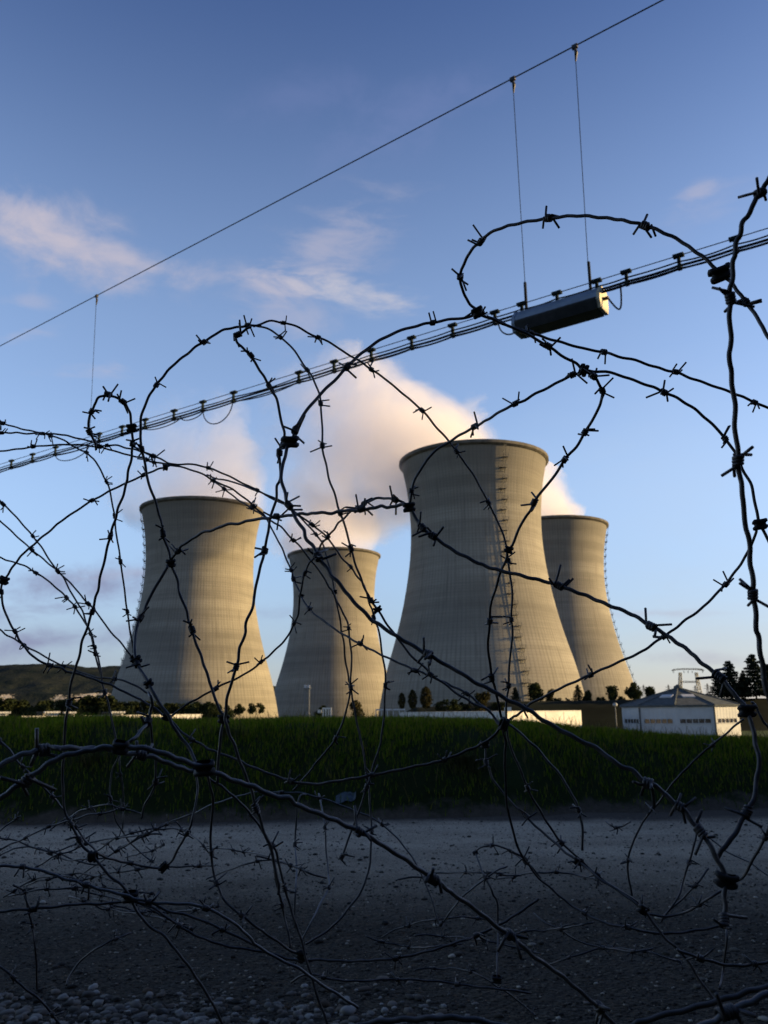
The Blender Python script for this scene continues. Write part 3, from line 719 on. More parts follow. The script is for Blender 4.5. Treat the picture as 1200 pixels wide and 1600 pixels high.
for i, x in enumerate(range(-16, 356, 11)):
    yt = 1092 - 3 * math.sin(i * 0.9) - (7 if 95 < x < 190 else 0) - random.uniform(0, 5) + (4 if x > 215 else 0)
    tree(x + random.uniform(-4, 4), yt, 1124, 172 + random.uniform(-5, 8), 'round' if i % 3 else 'bush', i % 2, 'dark bushy tree in the unbroken row behind the low white wall at left', 'tree', 'dark tree row at left', 1.25, 0.8)

# ------------------------------------------------------------------ buildings and site furniture
def pavilion():
    D = 140.0; c = at_y(1062, 1105, D); k = (at_y(1063, 1105, D) - c).length
    Rw = 89 * k; zb = PLAIN; ze = c.z + 0.1; zt = at_y(1060, 1076, D).z
    root = thing('pavilion', 'white many sided building with grey pyramid roof and two white skylights', 'building', (c.x, c.y, zb))
    H = ze - zb
    def cor(i, r): a = R(-95 + 36 * i); return Vector((math.sin(a) * r, -math.cos(a) * r, 0))
    up_ = Vector((0, 0, 1))
    for i in range(10):
        p, q = cor(i, Rw), cor(i + 1, Rw); d = (q - p); L = d.length; d.normalize(); n = Vector((d.y, -d.x, 0)); mid = (p + q) / 2
        wall = MB(); th = 0.3
        z0, z1 = H * 0.48, H * 0.61; w = L * 0.80            # window strip opening
        for (cz, hz, cxx, ww) in ((z0 / 2, z0, 0, L), ((z1 + H) / 2, H - z1, 0, L), ((z0 + z1) / 2, z1 - z0, -(L + w) / 4, (L - w) / 2), ((z0 + z1) / 2, z1 - z0, (L + w) / 4, (L - w) / 2)):
            wall.box(mid - n * th / 2 + d * cxx + up_ * cz, ww, th, hz, (d, n, up_))
        wo = wall.obj('wall', M['whiteblue'], root)
        win = MB(); win.box(mid - n * 0.22 + up_ * (z0 + z1) / 2, w, 0.05, z1 - z0, (d, n, up_)); g = win.obj('window', M['glass'], wo)
        mu = MB()
        for s in range(1, 5): mu.box(mid - n * 0.12 + d * (w * (s / 5 - 0.5)) + up_ * (z0 + z1) / 2, 0.08, 0.16, z1 - z0, (d, n, up_))
        mu.box(mid + n * 0.03 + up_ * (z0 - 0.05), w + 0.1, 0.14, 0.1, (d, n, up_))
        mu.obj('window_frame', M['whiteblue'], wo)
        # seams between cladding sheets
        se = MB()
        for s in range(1, 8): se.box(mid + n * 0.012 + d * (L * (s / 8 - 0.5)) + up_ * (H * 0.78), 0.05, 0.02, H * 0.42, (d, n, up_))
        se.obj('cladding_seam', M['whiteblue'], wo)
    for i in (1, 3):
        p = cor(i, Rw + 0.12); mb = MB(); mb.tube([p + up_ * 0.1, p + up_ * (H - 0.1)], 0.11, 8); mb.obj('downpipe', M['ladder'], root)
    rf = MB(); Re = Rw * 1.035; ap = Vector((0, 0, zt - zb)); r1 = 0.5
    e = [cor(i, Re) + up_ * (H - 0.02) for i in range(10)]; e2 = [cor(i, Re) + up_ * (H + 0.22) for i in range(10)]; t = [cor(i, r1) + ap for i in range(10)]
    rf.add(e + e2 + t, [(i, (i + 1) % 10, 10 + (i + 1) % 10, 10 + i) for i in range(10)] + [(10 + i, 10 + (i + 1) % 10, 20 + (i + 1) % 10, 20 + i) for i in range(10)] + [tuple(range(9, -1, -1)), tuple(range(20, 30))])
    ro = rf.obj('roof', M['roof'], root)
    cp = MB(); cp.tube([ap - up_ * 0.1, ap + up_ * 0.35, ap + up_ * 0.7], [0.75, 0.7, 0.12], 8); cp.obj('roof_cap', M['roof'], ro)
    rd = MB()
    for i in range(10): rd.tube([e2[i] + up_ * 0.05, t[i] + up_ * 0.05], 0.11, 5)
    rd.obj('ridge', M['roof'], ro)
    for i in (1, 2):
        a0, b0, b1, a1 = e2[i], e2[i + 1], t[i + 1], t[i]
        mid0 = (a0 + b0) / 2; mid1 = (a1 + b1) / 2; u = 0.50; cpt = mid0.lerp(mid1, u); cpt += (b0 - a0).normalized() * (0.25 if i == 2 else 0.0)
        d = (b0 - a0).normalized(); s = (mid1 - mid0).normalized(); n = d.cross(s).normalized()
        mb = MB(); mb.box(cpt + n * 0.08, 1.9, 1.3, 0.2, (d, s, n)); sk = mb.obj('skylight', M['whiteblue'], ro)
pavilion()
def box_building(name, label, cat, x0, y0, x1, y1, D0, D1, depth, zb=PLAIN):
    """long low block whose front top edge runs from pixel (x0,y0) to (x1,y1)"""
    a = at_y(x0, y0, D0); b = at_y(x1, y1, D1); return a, b
def warehouse():
    A = at_y(624, 1117.5, 150); B = at_y(790, 1112, 118); C = at_y(908, 1112.5, 131)
    zt = (B.z + C.z) / 2; H = zt - PLAIN
    root = thing('low_white_building', 'long low flat white building whose right end wall is sunlit', 'building', (B.x, B.y, PLAIN))
    def wall(p, q, nm, lab=None):
        p = Vector((p.x - B.x, p.y - B.y, 0)); q = Vector((q.x - B.x, q.y - B.y, 0)); d = (q - p); L = d.length; d.normalize(); n = Vector((d.y, -d.x, 0))
        mb = MB(); mb.box((p + q) / 2 - n * 0.15 + Vector((0, 0, H / 2)), L, 0.3, H, (d, n, Vector((0, 0, 1))))
        o = mb.obj(nm, M['white'], root)
        if lab: o['label'] = lab
        return d, n
    wall(A, B, 'wall', 'long shaded wall'); d, n = wall(B + (C - B).normalized() * 0.002, C, 'wall', 'sunlit end wall')
    Dk = A + (C - B)
    rf = MB(); zc = H + 0.03; pts = [Vector((v.x - B.x, v.y - B.y, 0)) for v in (A, B, C, Dk)]
    rf.add([p + Vector((0, 0, zc)) for p in pts] + [p + Vector((0, 0, zc + 0.12)) for p in pts], [(3, 2, 1, 0), (4, 5, 6, 7), (0, 1, 5, 4), (1, 2, 6, 5), (2, 3, 7, 6), (3, 0, 4, 7)])
    rf.obj('flat_roof', M['white'], root)
    pm = MB(); pm.box((0.35, 0.1, H + 0.42), 0.9, 0.5, 0.55); pm.obj('parapet_corner', M['white'], root)
    for u in (0.25, 0.5, 0.75):
        j = MB(); p = pts[1].lerp(pts[2], u) + n * 0.02; j.box(p + Vector((0, 0, H / 2)), 0.08, 0.05, H * 0.98, (d, n, Vector((0, 0, 1)))); j.obj('panel_joint', M['whiteblue'], root)
warehouse()
def kiosk(x0, x1, y0, label):
    D = 128.0; a = at_y(x0, y0, D); b = at_y(x1, y0, D); w = b.x - a.x; H = a.z - PLAIN
    r = thing('concrete_kiosk', label, 'small building', ((a.x + b.x) / 2, D + 1.5, PLAIN), 'flat roofed white kiosks', R(24))
    mb = MB(); mb.box((0, 0, (H - 0.25) / 2), w * 0.78, 2.4, H - 0.25); mb.obj('body', M['white'], r)
    mb = MB(); mb.box((0, 0, H - 0.10), w, 3.2, 0.26); mb.obj('roof_slab', M['white'], r)
    mb = MB(); mb.box((w * 0.1, -1.215, H - 0.9), w * 0.3, 0.03, 0.6); mb.obj('louvre', M['roof'], r)
kiosk(-16, 9, 1112.5, 'flat roofed white kiosk cut by the left edge of the picture')
kiosk(64, 87, 1112, 'widest white kiosk, just right of a lower grey block')
kiosk(94, 112, 1112.5, 'narrow white kiosk crossed by a dark barbed wire')
kiosk(168, 189, 1112, 'white kiosk standing alone near the foot of the left tower')
def block(x0, x1, y0, label):
    D = 132.0; a = at_y(x0, y0, D); b = at_y(x1, y0, D); H = a.z - PLAIN
    r = thing('grey_block', label, 'small building', ((a.x + b.x) / 2, D + 1.5, PLAIN), 'grey service blocks')
    mb = MB(); mb.box((0, 0, H / 2 - 0.1), b.x - a.x, 2.2, H - 0.2); mb.obj('body', M['rim'], r)
    mb = MB(); mb.box((0, 0, H - 0.04), (b.x - a.x) * 1.06, 2.5, 0.16); mb.obj('roof_slab', M['rim'], r)
block(56, 66, 1112.5, 'grey block attached left of the widest white kiosk'); block(158, 170, 1113, 'grey block left of the white kiosk standing alone')
def low_wall():
    a = at_y(34, 1119.5, 122); b = at_y(315, 1118.5, 140); mb = MB(); w = math.hypot(b.x - a.x, b.y - a.y); H = a.z - PLAIN
    r = thing('low_white_wall', 'long low cream white wall showing just above the left half of the grass bank', 'wall', ((a.x + b.x) / 2, (a.y + b.y) / 2, PLAIN), None, math.atan2(b.y - a.y, b.x - a.x))
    mb.box((0, 0, H / 2 - 0.04), w, 0.25, H - 0.08); mb.obj('wall_panel', M['white'], r)
    mb = MB(); mb.box((0, 0, H), w + 0.1, 0.36, 0.12); mb.obj('coping', M['white'], r)
low_wall()
def railing():
    D = 128.0; a = at_y(587, 1109, D); b = at_y(633, 1108, D); r = thing('white_railing', 'short white railing at the left foot of the nearest tower', 'railing', ((a.x + b.x) / 2, D, PLAIN))
    w = b.x - a.x; H = a.z - PLAIN; mb = MB(); mb.box((0, 0, H), w, 0.14, 0.2); mb.obj('top_rail', M['whiteblue'], r)
    for i in range(6): mb = MB(); mb.box((-w / 2 + w * i / 5, 0, H / 2 - 0.06), 0.12, 0.12, H - 0.1); mb.obj('post', M['whiteblue'], r)
railing()
def gate():
    D = 110.0; a = at_y(505, 1107, D); b = at_y(517, 1107, D); r = thing('white_gate_frame', 'small white frame of posts sticking up over the grass, centre left', 'gate', ((a.x + b.x) / 2, D, PLAIN))
    w = b.x - a.x; H = a.z - PLAIN; mb = MB(); mb.box((0, 0, H), w + 0.2, 0.2, 0.2); mb.obj('top_rail', M['white'], r)
    for i in range(4): mb = MB(); mb.box((-w / 2 + w * i / 3, 0, H / 2 - 0.06), 0.19, 0.18, H - 0.1); mb.obj('post', M['white'], r)
    mb = MB(); mb.box((-w * 0.95, 0, H - 0.35), 0.5, 0.4, 0.4); mb.obj('bracket_box', M['white'], r)
gate()
def mast():
    D = 160.0; a = at_y(480, 1076, D); H = a.z - PLAIN; r = thing('lattice_mast', 'slim grey lattice mast before the shaded side of the smallest looking tower', 'mast', (a.x, D, PLAIN))
    mb = MB(); s = 0.42
    cs = [(-s, -s), (s, -s), (s, s), (-s, s)]
    for (x, y) in cs: mb.tube([(x, y, 0), (x, y, H)], 0.07, 5)
    n = int(H / 0.9)
    for i in range(n):
        for k in range(4):
            p, q = cs[k], cs[(k + 1) % 4]; z0, z1 = i * H / n, (i + 1) * H / n
            if i % 2: p, q = q, p
            mb.tube([(p[0], p[1], z0), (q[0], q[1], z1)], 0.045, 4)
    mb.obj('lattice', M['galv'], r)
    mb = MB(); mb.box((0, 0, H + 0.05), 1.4, 1.4, 0.1); mb.obj('platform', M['galv'], r)
    for dx in (-0.35, 0.3): mb = MB(); mb.box((dx, -0.2, H + 0.42), 0.42, 0.4, 0.55); mb.obj('lamp_head', M['whiteblue'], r)
mast()
def post(x, ytop, D, label, lean=0.0):
    a = at_y(x, ytop, D); H = a.z - PLAIN; r = thing('lamp_post', label, 'lamp post', (a.x, D, PLAIN), 'lamp posts by the building')
    mb = MB(); mb.tube([(0, 0, 0), (0, 0, H * 0.5), (0, 0, H - 0.2)], [0.10, 0.08, 0.055], 8); mb.obj('pole', M['galv'], r)
    mb = MB(); n = 10; mb.tube([(0, 0, H - 0.28 + 0.56 * i / n) for i in range(n + 1)], [0.02 + 0.30 * math.sin(math.pi * (i + 0.2) / (n + 0.6)) for i in range(n + 1)], 12); mb.obj('globe', M['whiteblue'], r, True)
    mb = MB(); mb.tube([(0, 0, H + 0.2), (0, 0, H + 0.3)], [0.3, 0.06], 10); mb.obj('lamp_cap', M['galv'], r)
post(961, 1101, 118, 'globe lamp post standing left of the pale building'); post(1134, 1096, 150, 'globe lamp showing over the right edge of the grey roof')
# ---- pylons
def portal_pylon():
    D = 620.0; c = at_y(1079, 1091, D); k = (at_y(1080, 1091, D) - c).length
    r = thing('portal_pylon', 'large portal shaped lattice pylon behind the grey roof', 'pylon', (c.x, D, c.z - 8), None, R(8))
    Hb = 8.0; zt = Hb + 44 * k; w = 15.5 * k; rad = 0.24
    def legs(s):
        mb = MB(); b = [(s * w + s * 3.0 * k + dx, dy, 0) for dx in (-1.5, 1.5) for dy in (-1.3, 1.3)]; t = [(s * (w - 2.2 * k) + dx, dy, zt - 2) for dx in (-0.7, 0.7) for dy in (-0.7, 0.7)]
        for p, q in zip(b, t): mb.tube([p, q], rad * 1.15, 5)
        n = 8
        for i in range(n):
            for (u, v) in ((0, 2), (2, 3), (3, 1), (1, 0)):
                P = Vector(b[u]).lerp(Vector(t[u]), i / n); Q = Vector(b[v]).lerp(Vector(t[v]), (i + 1) / n)
                mb.tube([P, Q], rad * 0.55, 4)
        mb.obj('leg', M['galv'], r)
    legs(-1); legs(1)
    def truss(pts, hh, nm):
        mb = MB()
        for dz in (0, hh):
            for dy in (-0.8, 0.8): mb.tube([(x, dy, z + dz * (1 if 0 < i < len(pts) - 1 else 0.1)) for i, (x, z) in enumerate(pts)], rad * 0.8, 4)
        for i in range(len(pts) - 1):
            x0, z0 = pts[i]; x1, z1 = pts[i + 1]; mb.tube([(x0, 0, z0), (x1, 0, z1 + hh)], rad * 0.6, 4); mb.tube([(x0, 0, z0 + hh), (x1, 0, z1)], rad * 0.6, 4)
        mb.obj(nm, M['galv'], r)
    n = 14; arm = w + 11 * k
    truss([(-arm + 2 * arm * i / n, zt - 1.6 * k * (abs(-1 + 2 * i / n) ** 3)) for i in range(n + 1)], 1.8 * k, 'crossarm')
    zl = Hb + 24 * k; n = 8; wl = w - 0.2 * k; truss([(-wl + 2 * wl * i / n, zl) for i in range(n + 1)], 2.2 * k, 'lower_beam')
    for x in (-arm + 2 * k, -w * 0.45, 0, w * 0.45, arm - 2 * k):
        mb = MB(); mb.tube([(x - 0.8 * k, 0, zt - 2 * k), (x, 0, zt - 5.5 * k), (x + 0.8 * k, 0, zt - 2 * k)], 0.16, 4); mb.obj('insulator', M['bracket'], r)
portal_pylon()
def small_pylon(x, ytop, ybase, D, label):
    b = at_y(x, ybase, D); t = at_y(x, ytop, D); H = t.z - b.z + 6; r = thing('lattice_pylon', label, 'pylon', (b.x, D, b.z - 6), 'small distant pylons', R(10)); mb = MB(); rd = 0.33
    B0 = [(sx * H * 0.1, sy * H * 0.1, 0) for sx in (-1, 1) for sy in (-1, 1)]; T0 = [(sx * 0.5, sy * 0.5, H) for sx in (-1, 1) for sy in (-1, 1)]
    for p, q in zip(B0, T0): mb.tube([p, q], rd, 4)
    for i in range(7):
        for u, v in ((0, 1), (1, 3), (3, 2), (2, 0)): mb.tube([Vector(B0[u]).lerp(Vector(T0[u]), i / 7), Vector(B0[v]).lerp(Vector(T0[v]), (i + 1) / 7)], rd * 0.5, 4)
    mb.obj('lattice_body', M['galv'], r)
    for z, w in ((0.72, 0.26), (0.86, 0.2)):
        mb = MB(); mb.tube([(-H * w, 0, H * z), (0, 0, H * z + 1.2), (H * w, 0, H * z)], rd * 0.8, 4); mb.tube([(-H * w, 0, H * z), (H * w, 0, H * z)], rd * 0.8, 4); mb.obj('crossarm', M['galv'], r)
small_pylon(1046, 1070, 1092, 1500, 'small faint pylon left of the portal pylon'); small_pylon(1088, 1071, 1092, 1600, 'small faint pylon seen between the legs of the portal pylon'); small_pylon(1107, 1068, 1090, 1450, 'small faint pylon right of the portal pylon'); small_pylon(1007, 1070, 1092, 1550, 'small faint pylon beside the lone round tree')
# ---- power lines from the portal pylon are one sagging set
def lines():
    for i, (yl, yr) in enumerate(((1055, 1046), (1060, 1049))):
        pass

# ------------------------------------------------------------------ overhead line with the hanging lamp
HB = 6.5
def bz(x, y, z=HB): return at_z(x, y, z)
ML = bz(-60, 744); MR = bz(1260, 338)               # messenger wire runs straight over the track
def on_mess(x):                                      # the point of the messenger seen at column x
    lo, hi = 0.0, 1.0
    for _ in range(40):
        u = (lo + hi) / 2; p = ML.lerp(MR, u)
        if px(p)[0] < x: lo = u
        else: hi = u
    return ML.lerp(MR, u)
DIRM = (MR - ML).normalized(); UP = Vector((0, 0, 1)); NRM = DIRM.cross(UP)
def sagline(pts, r, n=6):
    mb = MB(); mb.tube(pts, r, n); return mb
bundle = thing('cable_bundle', 'bundle of black cables clipped under a thin wire, running through the barbed wire', 'cables', ML)
def bpart(mb, nm, m, parent=None):
    mb.v = [tuple(Vector(v) - ML) for v in mb.v]; return mb.obj(nm, m, parent or bundle)
ML2, MR2 = ML - DIRM * 14, MR + DIRM * 9              # the line goes on past the picture on both sides
bpart(sagline([ML2.lerp(MR2, i / 40) for i in range(41)], 0.006), 'messenger_wire', M['strandwire'])
BR = [18, 51, 87, 155, 191, 227, 272, 317, 365, 467, 522, 580, 643, 707, 773, 815, 870, 932, 978, 1060, 1148, 1215]
BRP = [ML - DIRM * (14 - 0.7 * i) for i in range(20)] + [on_mess(x) for x in BR] + [MR + DIRM * (0.35 + 0.62 * i) for i in range(14)]
def cable(drop, wob, rad, seed, side):
    g = random.Random(seed); pts = []
    full = [ML - DIRM * 14.5] + BRP + [MR + DIRM * 9]
    for i in range(len(full) - 1):
        a, b = full[i], full[i + 1]
        s = g.uniform(0.2, 1.0) * wob * min(1.3, (b - a).length)
        for k in range(8):
            u = k / 8; pts.append(a.lerp(b, u) - UP * (drop + s * 4 * u * (1 - u)) + NRM * side)
    pts.append(full[-1] - UP * drop + NRM * side)
    return sagline(pts, rad)
for (dr, wb, rd, sd, si) in ((0.085, 0.04, 0.010, 1, 0.02), (0.125, 0.02, 0.016, 2, 0.0), (0.14, 0.05, 0.010, 3, -0.025), (0.17, 0.03, 0.013, 4, 0.01)):
    bpart(cable(dr, wb, rd, sd, si), 'cable', M['cable'])
for p in BRP:
    mb = MB(); mb.box(p + UP * 0.0, 0.12, 0.06, 0.035, (DIRM, NRM, UP)); mb.box(p - UP * 0.095, 0.035, 0.03, 0.17, (DIRM, NRM, UP)); mb.box(p - UP * 0.15, 0.045, 0.06, 0.05, (DIRM, NRM, UP)); bpart(mb, 'cable_hanger', M['bracket'])
def loop(x0, x1, dep):
    a = on_mess(x0) - UP * 0.15; b = on_mess(x1) - UP * 0.15
    mb = sagline([a.lerp(b, 0.5 - 0.5 * math.cos(math.pi * i / 14)) - UP * dep * math.sin(math.pi * i / 14) for i in range(15)], 0.009); bpart(mb, 'slack_loop', M['cable'])
loop(318, 364, 0.30); loop(88, 141, 0.20); loop(283, 318, 0.1); loop(227, 283, 0.09)
# top suspension wire and hanger wires
HT = 9.15
TL = at_z(-60, 572, HT); TR = at_z(1120, -44, HT)
mb = sagline([TL.lerp(TR, -1.2 + 3.2 * i / 24) for i in range(25)], 0.009); tag(mb.obj('suspension_cable', M['strandwire'], None, origin=TL), 'thin steel cable crossing the sky from lower left to the top right', 'cable')
def on_top(x):
    lo, hi = 0.0, 1.0
    for _ in range(40):
        u = (lo + hi) / 2; p = TL.lerp(TR, u)
        if px(p)[0] < x: lo = u
        else: hi = u
    return TL.lerp(TR, u)
def hanger(xt, xb, zb, label):
    t = on_top(xt); b = on_mess(xb) + UP * zb
    r = thing('hanger_wire', label, 'wire', t, 'hanger wires under the top cable')
    mb = MB(); mb.tube([t - UP * 0.1 - t, b - t], 0.0045, 5); mb.obj('wire', M['strandwire'], r)
    mb = MB(); d = (TR - TL).normalized()
    mb.box((0, 0, -0.01), 0.07, 0.035, 0.05, (d, NRM, UP)); mb.tube([(0, 0, -0.03), Vector((0.012, 0, -0.09)), (b - t) * 0.07], [0.016, 0.022, 0.008], 6); mb.obj('cable_clamp', M['clip'], r)
    return t, b
hanger(801, 822, 0.28, 'hanger wire down to the left end of the hanging lamp'); hanger(898, 921, 0.28, 'hanger wire down to the right end of the hanging lamp'); hanger(151, 140, 0.0, 'lone hanger wire far left, dropping into the small barbed wire curl')
def lamp():
    a = on_mess(808) - UP * 0.24; b = on_mess(937) - UP * 0.24; L = (b - a).length; c = (a + b) / 2
    r = thing('hanging_lamp', 'long grey box lamp hanging under the cables at upper right', 'lamp', c); ax = (DIRM, NRM * -1, UP)
    X, Yv, Z = ax                                     # Yv points away from the camera side
    Yv = NRM if NRM.dot(EYE - c) > 0 else -NRM        # towards the camera
    prof = [(-0.11, 0.12), (0.03, 0.13), (0.12, 0.03), (0.135, -0.06), (0.10, -0.16), (-0.13, -0.16), (-0.15, -0.05), (-0.14, 0.06)]
    def ext(pr, x0, x1, nm, m, par=None):
        mb = MB(); n = len(pr); v = [X * x0 + Yv * p + Z * q for p, q in pr] + [X * x1 + Yv * p + Z * q for p, q in pr]
        mb.add(v, [(i, (i + 1) % n, n + (i + 1) % n, n + i) for i in range(n)] + [tuple(range(n - 1, -1, -1)), tuple(range(n, 2 * n))]); return mb.obj(nm, m, par or r)
    ext(prof, -L / 2, L / 2, 'body', M['housing'])
    big = [(p * 1.05, q * 1.05) for p, q in prof]
    ext(big, -L / 2 - 0.03, -L / 2 + 0.012, 'end_cap', M['housing']); e = ext(big, L / 2 - 0.012, L / 2 + 0.03, 'end_cap', M['suncap'])
    ext([(0.155, -0.055), (0.15, -0.075), (0.118, -0.178), (-0.13, -0.178), (-0.13, -0.165), (0.108, -0.165), (0.138, -0.07)], -L / 2 + 0.02, L / 2 - 0.02, 'diffuser', M['lens'])
    ext([(0.139, -0.035), (0.146, -0.035), (0.148, -0.05), (0.139, -0.05)], -L / 2 + 0.014, L / 2 - 0.014, 'trim_strip', M['clip'])
    for xp in (822, 922):
        p = on_mess(xp) - c; mb = MB(); mb.box(p + UP * 0.06, 0.028, 0.03, 0.44, ax); mb.obj('suspension_rod', M['cable'], r)
    g = MB(); q = X * (L / 2 + 0.03) - Z * 0.02; g.tube([q, q + X * 0.06], 0.022, 8); g.obj('cable_gland', M['clip'], r)
    end = on_mess(968) - UP * 0.15 - c; mb = MB(); s = q + X * 0.05
    P0, P1, P2, P3 = s, s + X * 0.12 - UP * 0.22, end - UP * 0.42, end
    mb.tube([P0 * (1 - u) ** 3 + P1 * 3 * u * (1 - u) ** 2 + P2 * 3 * u * u * (1 - u) + P3 * u ** 3 for u in [i / 16 for i in range(17)]], 0.011, 6); mb.obj('lead_cable', M['cable'], r)
    st = -X * (L / 2 + 0.02) - Z * 0.05; en = on_mess(778) - UP * 0.16 - c; mb = MB(); P0, P1, P2, P3 = st, st - UP * 0.14, en - UP * 0.22, en
    mb.tube([P0 * (1 - u) ** 3 + P1 * 3 * u * (1 - u) ** 2 + P2 * 3 * u * u * (1 - u) + P3 * u ** 3 for u in [i / 16 for i in range(17)]], 0.010, 6); mb.obj('lead_cable', M['cable'], r)
lamp()

# ------------------------------------------------------------------ barbed wire
WD = 0.0025                                          # wire diameter; its width in the picture gives its distance
def make_barb(seed):
    g = random.Random(seed); mb = MB(); r = WD * 0.5 + 0.00075
    turns = g.choice((2.6, 3.2, 3.6)); pitch = 0.0017; n = int(turns * 10); L = turns * pitch
    pts = [(-L / 2 + L * i / n, r * math.cos(2 * math.pi * turns * i / n), r * math.sin(2 * math.pi * turns * i / n)) for i in range(n + 1)]
    def spike(p, x, a0, s):
        ln = g.uniform(0.0065, 0.0125); a = a0 + g.uniform(-0.5, 0.5); lean = s * g.uniform(0.0, 0.65)
        d = Vector((lean, math.cos(a), math.sin(a))).normalized(); q = Vector(p)
        return [q + d * ln, q + d * ln * 0.45, q]
    a, b = pts[0], pts[-1]
    mb.tube(spike(a, 0, g.uniform(0, 6.28), -1) + [Vector(p) for p in pts[1:-1]] + spike(b, 0, g.uniform(0, 6.28), 1)[::-1], 0.00078, 6)
    ph = g.uniform(1.5, 3)                            # the second strand of the four point barb
    p2 = [(x * 0.8 + 0.0006, y * math.cos(ph) - z * math.sin(ph), y * math.sin(ph) + z * math.cos(ph)) for x, y, z in pts]
    mb.tube(spike(p2[0], 0, g.uniform(0, 6.28), -1) + [Vector(p) for p in p2[1:-1]] + spike(p2[-1], 0, g.uniform(0, 6.28), 1)[::-1], 0.00078, 6)
    return mb.mesh('barb', M['wire'], True)
BARBS = [make_barb(s) for s in range(16)]
def make_clip(seed):                                 # a folded strap gripping two wires side by side along Y
    mb = MB(); w, h, t, L = 0.0046, 0.0027, 0.0007, 0.0058; n = 20; g = random.Random(seed); w *= g.uniform(0.85, 1.15)
    def ring(s):
        out = []
        for k in range(n):
            a = 2 * math.pi * k / n; c, q = math.cos(a), math.sin(a)
            out.append(((w * s) * abs(c) ** 0.7 * (1 if c > 0 else -1), (h * s) * abs(q) ** 0.7 * (1 if q > 0 else -1)))
        return out
    i_ = ring(0.72); sec = [(-0.5, 0.72), (-0.5, 0.94), (-0.42, 1.05), (-0.22, 1.06), (-0.13, 0.84), (0.0, 0.80), (0.10, 0.86), (0.2, 1.08), (0.40, 1.04), (0.5, 0.92), (0.5, 0.72)]
    vs = [(x * L + 0.0006 * math.sin(3.0 * q / h + seed), p, q) for x, sc_ in sec for p, q in ring(sc_)]
    fs = [(r_ * n + k, r_ * n + (k + 1) % n, (r_ + 1) * n + (k + 1) % n, (r_ + 1) * n + k) for r_ in range(len(sec) - 1) for k in range(n)]
    for x, base in ((-L / 2 + 0.0012, 0), (L / 2 - 0.0012, 1)):
        o_ = len(vs); vs += [(x, p * 1.02, q * 1.02) for p, q in i_]; fs.append(tuple(range(o_, o_ + n)))
    mb.add(vs, fs); return mb.mesh('clip', M['clip'], True)
CLIPS = [make_clip(s) for s in range(4)]
def frame(pos, t, roll, s=1.0):
    t = t.normalized(); a = t.orthogonal().normalized(); b = t.cross(a)
    y = a * math.cos(roll) + b * math.sin(roll); z = t.cross(y)
    return Matrix(((t.x * s, y.x * s, z.x * s, pos.x), (t.y * s, y.y * s, z.y * s, pos.y), (t.z * s, y.z * s, z.z * s, pos.z), (0, 0, 0, 1)))
def parse(s): return [tuple(float(q) for q in p.split(',')) for p in s.split()]
NW = 0
